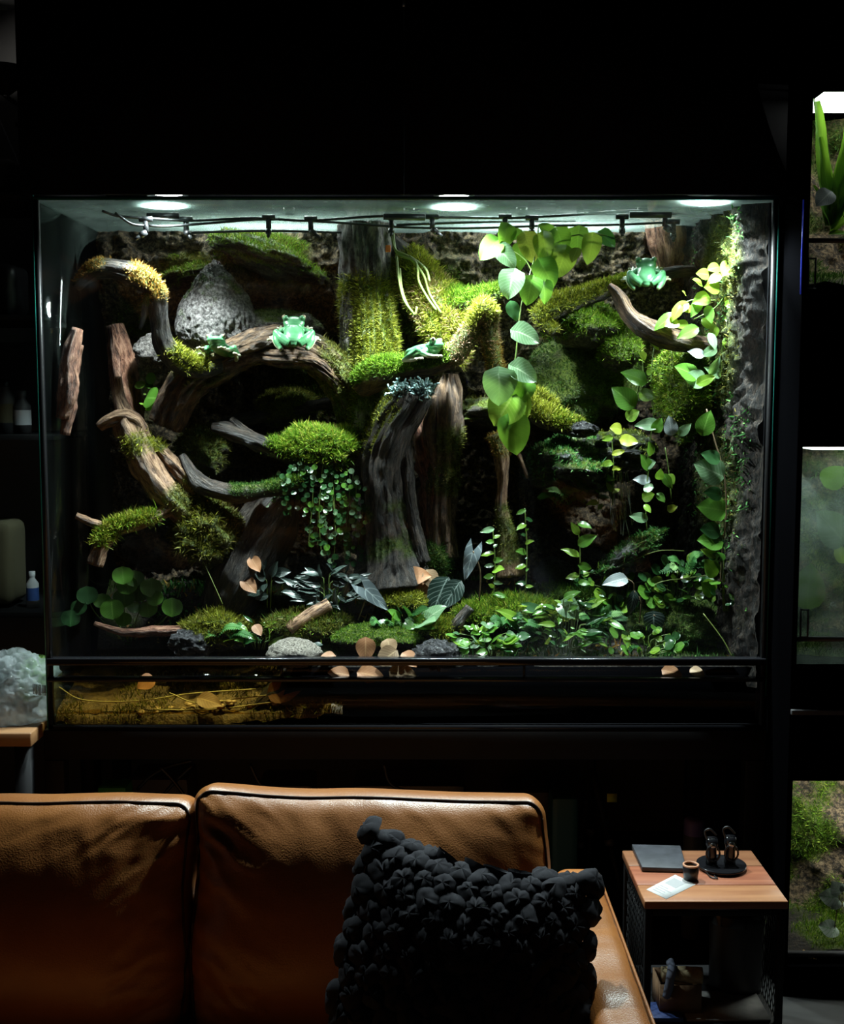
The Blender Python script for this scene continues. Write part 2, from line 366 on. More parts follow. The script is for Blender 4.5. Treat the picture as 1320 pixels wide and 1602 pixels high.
glass('bag_plastic', (.86, .9, .92), 1.5, dif=.62, difc=(.85, .9, .95), rough=.12, mul=1.6)
plain('bag_green', (.25, .45, .1), .4); plain('blue_print', (.05, .12, .4), .6)
# frog
def frogmat():
    m, t, b, o = nodes('frog_skin'); sp = t.nodes.new('ShaderNodeSeparateXYZ'); lk(t, t.nodes.new('ShaderNodeTexCoord').outputs['Generated'], sp.inputs[0])
    c = ramp(t, noise(t, 5, 3), [(.3, (.035, .15, .055)), (.7, (.09, .26, .12))])
    f = ramp(t, sp.outputs[2], [(.08, (1, 1, 1)), (.26, (0, 0, 0))])
    lk(t, mixc(t, f, c, (.42, .4, .26)), b.inputs['Base Color']); b.inputs['Roughness'].default_value = .28; b.inputs['Subsurface Weight'].default_value = .0; b.inputs['Coat Weight'].default_value = .25
frogmat(); plain('frog_eye', (.25, .2, .12), .15); plain('frog_pupil', (.004, .004, .004), .1)
plain('gravel_amber', (.075, .047, .013), .7, sc=90, var=.5, bs=.8, bd=.006); plain('pebble', (.34, .24, .12), .5, sc=40, var=.4)
plain('pond_twig', (.38, .34, .14), .5)
# ================================================================== ROOM
XL, XR, YF, YB, ZB, ZT = -1.13, 1.035, 3.6, 4.45, .744, 2.32
def slab(name, a, b, mat): return struct(MB().box(a, b).build(name, mat))
slab('floor', (-2.6, -1.0, -.1), (2.6, 4.85, 0), 'floor_concrete')
slab('wall_back', (-2.6, 4.75, 0), (2.6, 4.85, 3.2), 'wall_paint')
slab('wall_left', (-2.6, -1.0, 0), (-2.5, 4.75, 3.2), 'wall_paint')
slab('wall_right', (2.5, -1.0, 0), (2.6, 4.75, 3.2), 'wall_paint')
slab('ceiling', (-2.6, -1.0, 3.2), (2.6, 4.85, 3.3), 'ceiling_paint')
# ================================================================== TERRARIUM
tank = thing('glass_terrarium', 'large glass terrarium with black rails on a black stand', 'terrarium', ((XL + XR) / 2, 4.0, ZB))
zr1, zr2 = .951, .896
def bx(name, a, b, mat, par, bev=0, **k): return MB().box(a, b).build(name, mat, par, bev=bev, **k)
xm = pt(820, 1050, YF)[0]
bx('door_pane', (XL + .012, YF, zr1 + .01), (xm, YF + .006, ZT - .012), 'glass_clear', tank)
bx('door_pane', (xm - .02, YF + .010, zr1 + .01), (XR - .012, YF + .016, ZT - .012), 'glass_clear', tank)
bx('side_pane', (XL, YF + .005, ZB), (XL + .01, YB, ZT - .004), 'glass_side', tank)
bx('side_pane', (XR - .01, YF + .005, ZB), (XR, YB, ZT - .004), 'glass_side', tank)
bx('side_backing', (XR - .016, YF + .03, ZB + .02), (XR - .011, YB, ZT - .01), 'black_panel', tank)
bx('lid_pane', (XL, YF, ZT - .004), (XR, YB, ZT + .004), 'glass_lid', tank)
bx('back_pane', (XL, YB, ZB), (XR, YB + .01, ZT), 'black_panel', tank)
bx('lower_pane', (XL + .012, YF, ZB + .012), (XR - .012, YF + .008, zr2 - .004), 'glass_clear', tank)
bx('strip_pane', (XL + .012, YF + .012, zr2), (XR - .012, YF + .018, zr1 - .01), 'glass_clear', tank)
bx('bottom_pane', (XL, YF, ZB - .006), (XR, YB, ZB + .006), 'black_panel', tank)
for z, h in ((zr1, .011), (zr2, .006)):
    bx('door_rail', (XL, YF - .012, z - h), (XR, YF + .022, z + h), 'black_gloss', tank, .003)
bx('bottom_rail', (XL, YF - .004, ZB - .006), (XR, YF + .008, ZB + .012), 'black_gloss', tank)
for x in (XL, XR - .014):
    bx('corner_seal', (x, YF - .004, ZB), (x + .014, YF + .016, ZT - .004), 'silicone', tank)
bx('glass_rim', (XL - .004, YF - .002, ZB), (XL, YF + .01, ZT + .02), 'glass_edge', tank)
bx('glass_rim', (XR, YF - .002, ZB + .1), (XR + .004, YF + .012, ZT), 'glass_edge', tank)
bx('lid_rim', (XL, YF - .004, ZT - .006), (XR, YF, ZT + .004), 'glass_edge', tank)
for px in (440, 820):
    p = pt(px, 1052, YF); bx('strip_joint', (p[0] - .003, YF - .002, zr2), (p[0] + .003, YF + .02, zr1), 'silicone', tank)
# stand
st = thing('tank_stand', 'black steel stand under the large terrarium', 'stand', ((XL + XR) / 2, 4.0, 0))
bx('front_beam', (XL - .02, YF + .005, .645), (XR + .01, YF + .06, ZB - .007), 'black_metal', st, .004)
bx('back_beam', (XL - .02, YB - .05, .645), (XR + .01, YB, ZB - .007), 'black_metal', st, .004)
for x in (XL - .02, XR - .05):
    for y in (YF + .005, YB - .055):
        bx('leg', (x, y, 0), (x + .06, y + .055, .644), 'black_metal', st, .004)
# hood
hd = thing('lamp_hood', 'tall matt black lamp hood with two doors above the terrarium', 'hood', ((XL + XR) / 2, 4.0, ZT + .005))
hx0, hx1, hm = -1.155, 1.045, pt(632, 200, 3.57)[0]
bx('door', (hx0, 3.565, ZT + .006), (hm - .001, 3.585, 3.05), 'black_panel', hd)
bx('door', (hm + .001, 3.565, ZT + .006), (hx1, 3.585, 3.05), 'black_panel', hd)
bx('side_panel', (hx0, 3.586, ZT + .006), (hx0 + .02, 4.47, 3.05), 'black_panel', hd)
bx('side_panel', (hx1 - .02, 3.586, ZT + .006), (hx1, 4.47, 3.05), 'black_panel', hd)
bx('back_panel', (hx0 + .021, 4.45, ZT + .006), (hx1 - .021, 4.47, 3.05), 'black_panel', hd)
bx('top_panel', (hx0 + .021, 3.586, 3.03), (hx1 - .021, 4.449, 3.05), 'black_panel', hd)
bx('latch', (hm - .004, 3.562, 2.845), (hm + .004, 3.5645, 2.87), 'steel', hd)
# LED spots
for i, (px, Y, wv) in enumerate(((262, 3.76, LAMP_W[0]), (710, 3.78, LAMP_W[1]), (1105, 3.70, LAMP_W[2]))):
    x = (px - 660) / FPX * (Y * CA - .59 * SA); z = ZT + .03
    L = thing('led_spot_lamp', ('dim white LED spot on the lid above the hook-shaped branch', 'bright white LED spot on the lid above the heart-leaf vine', 'bright white LED spot on the lid at the bark side wall')[i], 'lamp', (x, Y, z), 'LED spots on the terrarium lid')
    MB().lathe((x, Y, z), [(.001, .12), (.05, .12), (.062, .03), (.062, .0), (.055, .0), (.052, .012)]).build('housing', 'black_metal', L, smooth=True)
    MB().lathe((x, Y, z), [(.001, .004), (.03, .006), (.05, .008)]).build('lens', 'led_lens', L)
    ld = bpy.data.lights.new('led_beam', 'SPOT'); lo = bpy.data.objects.new('led_beam', ld); COL.objects.link(lo); lo.parent = L
    ld.energy = wv; ld.color = (.90, .96, 1.0) ; ld.spot_size = math.radians(130); ld.spot_blend = .5; ld.shadow_soft_size = .04
    lo.location = (0, .0, -.006); lo.rotation_euler = (math.radians((-14, -13, -16)[i]), math.radians((0, 0, 10)[i]), 0)
for i, (x, wv) in enumerate(((-.55, BAR_W[0]), (.45, BAR_W[1]))):
    L = thing('led_bar', ('slim LED bar inside the hood over the arched root', 'slim LED bar inside the hood over the mossy bough')[i], 'lamp', (x, 4.2, 2.50), 'LED bars in the hood')
    bx('housing', (x - .3, 4.16, 2.508), (x + .3, 4.24, 2.54), 'black_metal', L); bx('diffuser', (x - .29, 4.17, 2.502), (x + .29, 4.23, 2.507), 'lamp_panel_white', L)
    ld = bpy.data.lights.new('bar_light', 'AREA'); lo = bpy.data.objects.new('bar_light', ld); COL.objects.link(lo); lo.parent = L; ld.shape = 'RECTANGLE'; ld.size = .56; ld.size_y = .05; ld.energy = wv; ld.color = (.95, .98, 1); lo.location = (0, 0, -.004)
# ---- misting pipe work
ms = thing('misting_pipe', 'black misting pipe with angled nozzles under the terrarium lid', 'pipe', pt(620, 345, 3.95))
def ppath(L): return np.array([pt(*q) for q in L])
for L in ([(160,330,3.72),(185,338,3.75),(225,341,3.78),(300,345,3.85),(400,341,3.9),(480,345,3.95),(600,338,3.9),(690,340,3.9),(800,341,3.9),(880,337,3.9),(985,330,3.92),(1050,333,3.9)],
          [(225,352,3.8),(260,354,3.8),(330,349,3.85),(420,343,3.92),(540,349,4.0),(640,356,4.0),(740,357,4.0),(860,353,4.0),(950,352,4.0),(1050,348,4.0)],
          [(300,364,4.02),(420,361,4.05),(545,364,4.1)], [(620,352,4.0),(760,347,4.05),(900,345,4.05)], [(180,333,3.72),(205,350,3.75),(228,353,3.78)]):
    C = catmull(ppath(L), n=8); MB().tube(C, .0042, 8).build('hose', 'black_rubber', ms, smooth=True)
for i, (px, py, Y, dx) in enumerate(((228,346,3.78,-1),(291,346,3.85,.6),(420,343,3.9,0),(486,345,3.95,1),(612,342,3.9,0),(676,342,3.9,1),(790,342,3.9,-1),(832,344,3.9,0),(973,342,3.92,0),(1040,338,3.9,1),(1053,350,3.95,0))):
    p = pt(px, py, Y); q = p + [0, 0, -.032]; e = q + [dx * .03, -.012, -.024]
    m = MB(); m.tube([p + [-.02, 0, .006], p + [.02, 0, .006]], .0085, 10); m.tube([p, q], .0085, 10); m.tube([q, q + (e - q) * .5], .0098, 10); m.tube([q + (e - q) * .45, e], [.0062, .005], 10)
    m.build('nozzle', 'black_rubber', ms, smooth=True)
for px in (452, 640, 816, 1005):
    p = pt(px, 331, 3.95); MB().lathe(p, [(.001, .012), (.018, .012), (.018, 0), (.012, -.008), (.001, -.008)], 14).build('suction_cup', 'black_rubber', ms, smooth=True)
for a, b in (((230, 338), (280, 338)), ((985, 336), (1050, 336)), ((600, 339), (665, 340))):
    MB().tube([pt(*a, 3.86), pt(*b, 3.86)], .010, 10).build('manifold', 'black_rubber', ms, smooth=True)
# ---- background wall
def gridsurf(nu, nv, fn):
    u, v = np.meshgrid(np.linspace(0, 1, nu), np.linspace(0, 1, nv), indexing='ij'); P = fn(u, v).reshape(-1, 3)
    i = np.arange(nu - 1)[:, None] * nv; j = np.arange(nv - 1)[None]
    return P, [np.stack([i + j, i + nv + j, i + nv + j + 1, i + j + 1], -1).reshape(-1, 4)]
def blobmask(px, py, L):
    m = np.zeros_like(px)
    for (x, y, rx, ry, s) in L: m = np.maximum(m, s * (1 - sstep(.55, 1.1, np.hypot((px - x) / rx, (py - y) / ry))))
    return m
def bgf(u, v):
    x = XL + .015 + u * (XR - XL - .03); z = ZB + .03 + v * (ZT - ZB - .04)
    P = np.stack([x, np.full_like(x, 4.3), z], -1); px, py = proj(P)
    y = 4.40 - .10 * sstep(560, 400, py) + .03 * fbm(P, 2.2, 3, 5)
    y -= .05 * np.abs(fbm(P, 7, 4, 9)) + .035 * (1 - np.abs(fbm(P, 16, 4, 2)) * 2) + .022 * np.abs(fbm(P, 42, 3, 4))
    y -= blobmask(px, py, [(400, 420, 95, 60, .10), (160, 450, 90, 120, .04), (690, 420, 70, 80, .03), (930, 600, 130, 150, .1), (500, 600, 60, 90, .05)])
    P[..., 1] = np.minimum(y, YB - .012); return P
V, F = gridsurf(460, 340, bgf); px, py = proj(V); N = -vnormals(V, F)
if (N[:, 1] > 0).mean() > .5: N = -N
F = [f[:, ::-1] for f in F] if vnormals(V, F)[:, 1].mean() > 0 else F; N = vnormals(V, F)
BM = [(300, 425, 60, 35, .9), (410, 395, 85, 35, 1), (460, 430, 50, 35, .5), (920, 520, 85, 40, .9), (900, 590, 90, 80, .8), (1000, 560, 40, 40, .6), (450, 640, 60, 40, .9), (310, 710, 45, 50, .9), (500, 590, 60, 80, .6), (210, 500, 50, 40, .5), (680, 470, 90, 90, .5), (690, 880, 60, 60, .7), (80, 690, 25, 30, 1), (230, 620, 30, 60, .35)]
mm = np.clip(blobmask(px, py, BM) + .25 * fbm(V, 12, 3, 8) * (blobmask(px, py, BM) > 0), 0, 1)
bg = mk('soil_background', V, F, 'soil_wall', None, True, {'moss': mm * .85, 'bv': V}, loc=pt(620, 1000, 4.4))
tag(bg, 'rough brown soil back wall inside the large terrarium', 'background')
wt = np.where((mm > .35) & (N[:, 2] > -.35), mm, 0)
moss(bg, V, F, wt, 26000, 'moss_olive', .011, seed=3); moss(bg, V, F, wt * (fbm(V, 9, 2, 4) > .05), 16000, 'moss_green', .012, seed=4)
# ---- right side bark wall
def rsf(u, v):
    Y = YF + .02 + u * (YB - .06 - YF - .02); z = ZB + .12 + v * (ZT - ZB - .13); P = np.stack([np.full_like(Y, .95), Y, z], -1)
    th = .035 + .045 * sstep(.1, .9, u) + .07 * np.abs(fbm(P * [1, 2.2, .6], 8, 4, 21)) + .04 * np.abs(fbm(P * [1, 2, .7], 30, 3, 22)) + .03 * sstep(.5, 1, v)
    P[..., 0] = XR - .014 - np.clip(th * sstep(-.02, .09, u + .05 * fbm(P, 14, 3, 77)) + .012 * fbm(P, 30, 3, 78), .004, .3); return P
V, F = gridsurf(200, 340, rsf); F = [f[:, ::-1] for f in F] if vnormals(V, F)[:, 0].mean() > 0 else F; N = vnormals(V, F); px, py = proj(V)
mm = np.clip(blobmask(px, py, [(1130, 420, 35, 90, .8), (1120, 560, 40, 90, .6), (1120, 760, 40, 110, .45)]) + .2 * fbm(V, 14, 3, 5), 0, 1) * (px < 1165)
rs = mk('bark_side_panel', V, F, 'bark_side', None, True, {'moss': mm * .8, 'bv': V * [1, 1, .3]}, loc=(XR - .03, 4.0, ZB + .1))
tag(rs, 'rugged grey bark slab lining the side wall below the bright LED', 'bark')
moss(rs, V, F, mm, 9000, 'moss_olive', .011, seed=6)
moss(rs, V, F, sstep(.0, .25, fbm(V * [1, 1, .4], 11, 3, 15)) * (px < 1175), 2600, 'tiny_leaf', .012, .006, seed=16, name='creeping_leaves', up=-.2)
# ---- wood builder
def wood_thing(name, label, cat, paths, mat, amp=.14, ridge=.22, seg=26, ms=(), seed=0, group=None, kr=2.4, ks=7., step=.010):
    VV, FF, SS, BB, II = [], [], [], [], []; n = 0
    for i, p in enumerate(paths):
        A = np.array([np.append(pt(q[0], q[1], q[2]), pr(q[3], q[2])) for q in p]); A = catmull(A, step)
        V, F, s, bv = sweep(A[:, :3], np.maximum(A[:, 3], .002), seg, amp, ridge, seed * 10 + i, kr, ks)
        VV.append(V); FF += [f + n for f in F]; SS.append(s); BB.append(bv); II.append(np.full(len(V), i)); n += len(V)
    V = np.vstack(VV); s = np.concatenate(SS); bv = np.vstack(BB); ii = np.concatenate(II); N = vnormals(V, FF)
    tot = np.zeros(len(V)); jobs = []
    for k, d in enumerate(ms):
        w = np.zeros(len(V))
        for (pi, a, b) in d.get('on', [(i, 0, 1) for i in range(len(paths))]):
            w = np.maximum(w, (ii == pi) * sstep(a - .04, a + .03, s) * (1 - sstep(b - .03, b + .04, s)))
        w = w * sstep(d.get('up', .0) - .25, d.get('up', .0) + .25, N[:, 2] - .35 * N[:, 1] * d.get('front', 1)) * sstep(-.45, .1, fbm(V, d.get('psc', 22), 3, seed + k) + d.get('cov', .2))
        jobs.append((w, d)); tot = np.maximum(tot, w)
    root = mk(name, V, FF, mat, None, True, {'moss': tot * .9, 'bv': bv}, loc=V[V[:, 2].argmin()]); tag(root, label, cat, group)
    for k, (w, d) in enumerate(jobs): moss(root, V, FF, w, d['n'], d.get('mat', 'moss_green'), d.get('L', .011), d.get('W', .0018), seed * 5 + k, up=d.get('bu', .35))
    return root
def blob(name, label, cat, c, r, mat, seed=0, amp=.25, sc=2.0, ms=(), rot=0, n=(56, 36), group=None, fl=0, taper=0):
    px, py, Y = c; ce = pt(px, py, Y); rr = np.array([pr(r[0], Y), pr(r[2], Y), pr(r[1], Y)])
    th = np.linspace(0, 2 * np.pi, n[0], endpoint=False); ph = np.linspace(.001, np.pi - .001, n[1]); T, Pp = np.meshgrid(th, ph, indexing='ij')
    D = np.stack([np.sin(Pp) * np.cos(T), np.sin(Pp) * np.sin(T), np.cos(Pp)], -1).reshape(-1, 3)
    f = 1 + amp * fbm(D + seed * 3.7, sc, 4, seed) * 1.5 + amp * .5 * (1 - 2 * np.abs(fbm(D, sc * 2.2, 3, seed + 1)))
    if fl: f = f + fl * (1 - 2 * np.abs(fbm(np.stack([D[:, 0] * 9, D[:, 1] * 9, D[:, 2] * 2.2], -1), 1, 3, seed + 8)))
    P = D * rr * f[:, None]
    if taper: P[:, :2] *= (1 - taper * D[:, 2:3])
    if rot: a = math.radians(rot); P = P @ np.array([[math.cos(a), 0, math.sin(a)], [0, 1, 0], [-math.sin(a), 0, math.cos(a)]]).T
    V = P + ce; i = np.arange(n[0])[:, None]; i2 = (i + 1) % n[0]; j = np.arange(n[1] - 1)[None]
    F = [np.stack([i * n[1] + j, i * n[1] + j + 1, i2 * n[1] + j + 1, i2 * n[1] + j], -1).reshape(-1, 4)]; N = vnormals(V, F)
    tot = np.zeros(len(V)); jobs = []
    for k, d in enumerate(ms):
        w = sstep(d.get('up', 0) - .3, d.get('up', 0) + .3, N[:, 2] - .3 * N[:, 1]) * sstep(-.45, .1, fbm(V, d.get('psc', 18), 3, seed + k) + d.get('cov', .3)); jobs.append((w, d)); tot = np.maximum(tot, w)
    o = mk(name, V, F, mat, None, True, {'moss': tot * .9, 'bv': V}, loc=ce - [0, 0, rr[2]]); tag(o, label, cat, group)
    for k, (w, d) in enumerate(jobs): moss(o, V, F, w, d['n'], d.get('mat', 'moss_green'), d.get('L', .011), d.get('W', .0018), seed * 3 + k, up=d.get('bu', .35))
    return o
# ---- the central trunk and every branch
wood_thing('mossy_tree', 'thick upright tree trunk with bright moss rising to the lid', 'trunk',
    [[(572,350,4.12,36),(573,420,4.12,35),(576,490,4.1,36),(580,560,4.08,36),(578,620,4.06,36),(585,690,4.05,34),(600,770,4.05,36)],
     [(553,430,4.1,14),(550,500,4.06,16),(552,580,4.05,18),(562,650,4.05,20),(580,720,4.05,22)],
     [(588,600,4.03,20),(580,640,4.0,22),(574,690,4.0,22)]], 'bark_grey', .1, .34, 72,
    [dict(on=[(0,.22,.75)], n=20000, up=-.05, front=2.0, mat='moss_yellow', cov=.35, L=.013), dict(on=[(1,.0,.1),(2,0,1),(0,.55,.8)], n=6000, up=-.1, front=2, mat='moss_green'), dict(on=[(1,.4,.9)], n=2500, up=-.1, front=2, mat='moss_olive', cov=0)], seed=1, ks=9, kr=4.6, step=.006)
wood_thing('tree_stump', 'dark leaning stump with pale lichen crown in front of the trunk', 'stump',
    [[(650,612,3.88,27),(640,630,3.89,29),(615,668,3.92,31),(598,720,3.95,34),(602,790,3.96,36),(610,850,3.96,44),(616,915,3.95,58)],
     [(635,690,3.93,9),(640,760,3.92,8),(648,820,3.91,9),(662,880,3.9,10)], [(578,740,3.95,8),(575,820,3.94,9),(570,900,3.93,12)]], 'bark_dark', .14, .36, 64,
    [dict(on=[(0,.08,.4)], n=4500, up=.35, front=.1, mat='moss_yellow', cov=.4, L=.010), dict(on=[(0,.6,.85)], n=2200, up=-.2, front=2, mat='moss_deep', cov=-.2, L=.007)], seed=2, kr=4, step=.007)
wood_thing('arched_root', 'dark gnarled root arching over the black hollow with two frogs', 'root',
    [[(262,665,3.98,24),(278,625,3.97,25),(300,595,3.96,26),(335,572,3.96,24),(385,548,3.97,22),(435,536,3.98,23),(480,548,4.0,24),(515,575,4.02,24),(538,612,4.04,22),(552,660,4.05,19),(562,720,4.05,15)],
     [(400,555,3.96,10),(440,560,3.94,12),(490,565,3.96,12),(530,600,4.0,10)]], 'bark_brown', .16, .5, 60,
    [dict(on=[(0,.62,.95)], n=7000, up=.0, mat='moss_olive', cov=.2, L=.012), dict(on=[(0,.17,.26)], n=1500, up=.2, mat='moss_olive')], seed=3, kr=4, step=.007)
wood_thing('hooked_branch', 'dark hook-shaped branch with golden moss reaching over the slabs', 'branch',
    [[(118,450,3.80,7),(135,432,3.80,11),(160,420,3.80,14),(195,425,3.8,15),(228,440,3.81,16),(246,462,3.82,14),(250,500,3.83,13),(256,535,3.85,15),(275,562,3.87,17),(305,575,3.9,16),(345,570,3.93,13)],
     [(236,450,3.81,7),(228,475,3.80,5),(224,500,3.80,4),(219,515,3.80,2)]], 'bark_dark', .14, .32, 24,
    [dict(on=[(0,.03,.16)], n=1400, up=.2, mat='moss_orange', cov=.5, L=.007), dict(on=[(0,.3,.45)], n=2200, up=-.1, mat='moss_orange', cov=.5, L=.009), dict(on=[(1,.0,.4)], n=350, up=-.5, mat='moss_orange', L=.007), dict(on=[(0,.72,.93)], n=2200, up=.1, mat='moss_yellow', L=.013, cov=.4)], seed=4)
for i, (P, lab) in enumerate((([(122,514,3.74,7),(110,560,3.73,12),(106,610,3.72,13),(98,655,3.71,9)], 'reddish split wood slab leaning close to the side glass'), ([(180,508,4.12,11),(188,545,4.12,17),(196,600,4.11,19),(206,650,4.1,13)], 'reddish split wood slab standing behind the twisted driftwood'),)):
    wood_thing('wood_slab', lab, 'driftwood', [P, [(q[0] + (10 if q[0] > 130 else 3), q[1] + 25, q[2] + .01, q[3] * .7) for q in P]], 'bark_red', .14, .5, 22, seed=5 + i, kr=3, ks=26)
wood_thing('twisted_driftwood', 'pale brown twisted driftwood with mossy arm and sawn ends', 'driftwood',
    [[(182,590,3.86,7),(186,625,3.85,9),(198,655,3.84,13),(212,690,3.84,18),(232,735,3.84,21),(262,775,3.85,20),(285,800,3.87,17),(305,830,3.9,14)],
     [(155,668,3.82,7),(170,658,3.82,9),(192,652,3.83,11),(215,660,3.84,9),(228,685,3.85,7)],
     [(272,785,3.85,13),(250,803,3.83,11),(215,815,3.80,12),(180,828,3.78,12),(160,850,3.76,12),(148,884,3.75,11)],
     [(175,828,3.78,8),(150,820,3.77,6),(119,807,3.76,5)],
     [(240,690,3.88,6),(262,715,3.88,10),(285,742,3.88,11),(305,770,3.9,9)],
     [(186,685,3.83,4),(182,670,3.83,5),(195,660,3.83,6)]], 'bark_tan', .16, .4, 24,
    [dict(on=[(2,.25,.8),(3,.0,.25)], n=3200, up=.0, mat='moss_yellow', cov=.6, L=.016, W=.002, psc=10), dict(on=[(2,.2,.8)], n=1800, up=.0, mat='moss_green', cov=.5, L=.016, W=.002, psc=10), dict(on=[(4,.0,.2),(0,.35,.45)], n=1000, up=0, mat='moss_yellow', L=.014, cov=.3), dict(on=[(0,.72,1),(4,.7,1)], n=1500, up=0, mat='moss_olive', cov=.4)], seed=7, ks=14)
wood_thing('dark_branch', 'dark knobbly branch running into the bright moss cushion', 'branch',
    [[(333,668,3.93,7),(352,672,3.92,11),(390,686,3.92,13),(430,702,3.92,14),(480,712,3.94,16),(530,715,3.98,14)], [(362,655,3.93,4),(378,670,3.92,6),(398,686,3.92,8)]], 'bark_dark', .16, .3, 20,
    [dict(on=[(0,.45,.95)], n=4500, up=.2, mat='moss_green', cov=.5, L=.012)], seed=8)
wood_thing('dark_branch', 'low dark branch with green moss sagging below the moss cushion', 'branch',
    [[(284,712,3.88,5),(300,740,3.87,10),(325,763,3.86,13),(370,772,3.86,13),(410,768,3.87,11),(445,760,3.88,12),(490,748,3.92,10)]], 'bark_dark', .14, .3, 20,
    [dict(on=[(0,.45,.95)], n=2600, up=.2, mat='moss_deep', cov=.2, L=.008), dict(on=[(0,.7,.95)], n=900, up=.2, mat='moss_green', cov=.2, L=.009)], seed=9)
wood_thing('mossy_log', 'broad mossy log sloping from the lid behind the frog', 'log',
    [[(612,378,4.16,12),(635,410,4.14,24),(660,450,4.1,34),(690,500,4.06,36),(705,545,4.02,28),(700,575,4.0,20)],
     [(690,470,4.06,24),(730,472,4.02,18),(770,462,3.98,14),(790,452,3.97,10)]], 'bark_dark', .14, .25, 30,
    [dict(on=[(0,.15,1)], n=13000, up=-.1, front=1.5, mat='moss_yellow', cov=.25, L=.016), dict(on=[(1,0,1)], n=7000, up=.0, mat='moss_green', cov=.5, L=.013), dict(on=[(0,.4,1)], n=3500, up=-.3, front=1.5, mat='moss_pink', cov=-.15, L=.014)], seed=10)
wood_thing('forked_branch', 'forked branch with a mossy knob beside the heart-leaf vine', 'branch',
    [[(566,600,3.99,22),(600,583,3.93,22),(635,575,3.9,18),(680,568,3.89,17),(712,553,3.87,18),(730,530,3.85,15),(745,505,3.84,15),(760,485,3.83,18),(768,478,3.82,14)],
     [(762,485,3.83,16),(766,515,3.84,12),(770,550,3.86,13),(777,590,3.88,13),(784,640,3.9,8)]], 'bark_brown', .14, .25, 26,
    [dict(on=[(0,.0,.62)], n=10500, up=.05, mat='moss_green', cov=.6, L=.011), dict(on=[(0,.84,1),(1,0,.08)], n=3000, up=-.1, mat='moss_yellow', cov=.6, L=.011), dict(on=[(0,.62,.85),(1,.05,.35)], n=2200, up=-.4, front=1.5, mat='moss_pink', cov=.3, L=.009), dict(on=[(1,.3,.95)], n=2200, up=-.4, front=1.5, mat='moss_orange', cov=.2, L=.009)], seed=11)
wood_thing('mossy_bough', 'mossy bough slanting up to the frog beside the side wall', 'branch',
    [[(838,500,3.96,14),(870,482,3.96,18),(905,468,3.97,15),(950,452,3.98,12),(985,440,4.0,10),(1030,430,4.03,9),(1075,424,4.06,8),(1120,426,4.1,7)], [(858,480,3.96,9),(850,505,3.95,10),(868,520,3.94,9)]], 'bark_dark', .12, .28, 22,
    [dict(on=[(0,.0,.62),(1,0,1)], n=7500, up=.0, mat='moss_yellow', cov=.5, L=.012), dict(on=[(0,.4,.65)], n=1500, up=.1, mat='moss_green', cov=.3)], seed=12)
wood_thing('curved_driftwood', 'smooth dark brown curved driftwood below the mossy bough', 'driftwood',
    [[(953,446,3.84,5),(968,462,3.83,10),(985,492,3.82,13),(1010,512,3.82,15),(1045,528,3.83,16),(1085,538,3.86,13),(1120,540,3.92,10)]], 'bark_brown', .1, .4, 26, seed=13, kr=1.8, ks=30)
wood_thing('mossy_log', 'short mossy log ending in a wet black stone by the waterfall', 'log',
    [[(780,612,4.0,13),(815,632,3.96,15),(850,650,3.93,17),(885,663,3.92,15),(910,670,3.92,11)], [(800,640,3.98,10),(830,620,4.0,12),(870,640,4.0,10)]], 'bark_dark', .12, .25, 22,
    [dict(n=8500, up=-.05, mat='moss_yellow', cov=.5, L=.014), dict(on=[(0,.7,1)], n=1500, up=.1, mat='moss_green', cov=.5)], seed=14)
wood_thing('hollow_trunk', 'mossy hollow trunk with orange rot behind the stump', 'trunk',
    [[(702,585,4.0,12),(700,620,4.0,22),(698,680,4.0,24),(694,740,4.0,22),(690,800,4.0,22),(690,870,4.0,26)], [(680,620,3.98,8),(672,680,3.98,9),(690,745,3.97,7)]], 'bark_brown', .16, .5, 28,
    [dict(on=[(0,.3,.65)], n=3600, up=-.4, front=2, mat='moss_olive', cov=.1, L=.009)], seed=15, ks=18)
wood_thing('thin_trunk', 'thin pale mossy trunk hanging below the heart-leaf vine', 'trunk',
    [[(772,680,3.92,12),(782,705,3.92,11),(786,750,3.92,8),(784,790,3.92,9),(792,840,3.92,14),(800,900,3.92,20)], [(800,690,3.92,4),(815,720,3.92,3),(825,748,3.92,2)]], 'bark_tan', .14, .35, 20,
    [dict(on=[(0,.0,.15)], n=700, up=-.2, mat='moss_orange', L=.008), dict(on=[(0,.5,.9)], n=1500, up=-.4, front=2, mat='moss_olive', cov=.1, L=.008)], seed=16)
wood_thing('rotten_log', 'crumbling rust-brown log leaning between stump and hollow trunk', 'log',
    [[(664,636,4.06,12),(660,665,4.04,18),(668,700,4.02,20),(676,770,4.02,18),(680,840,4.02,18)]], 'bark_red', .3, .5, 24, seed=17, kr=4, ks=4)
wood_thing('brown_stub', 'stubby brown trunk under the lid by the side wall', 'trunk',
    [[(1040,345,4.22,26),(1046,380,4.22,26),(1048,410,4.23,20),(1046,440,4.24,12)]], 'bark_red', .12, .4, 24, seed=18)
wood_thing('root_buttress', 'dark root running down inside the hollow under the arch', 'root',
    [[(550,625,4.15,9),(490,635,4.15,8),(420,650,4.16,9),(350,660,4.18,8)], [(545,660,4.2,10),(552,760,4.2,12),(560,860,4.15,14)]], 'bark_dark', .14, .3, 16, seed=19)
wood_thing('bark_slope', 'dark sloping bark slab below the low branch', 'bark',
    [[(455,770,4.0,16),(430,800,3.98,36),(400,850,3.96,44),(375,905,3.93,42),(350,960,3.92,36)]], 'bark_dark', .16, .4, 30, seed=20, ks=12)
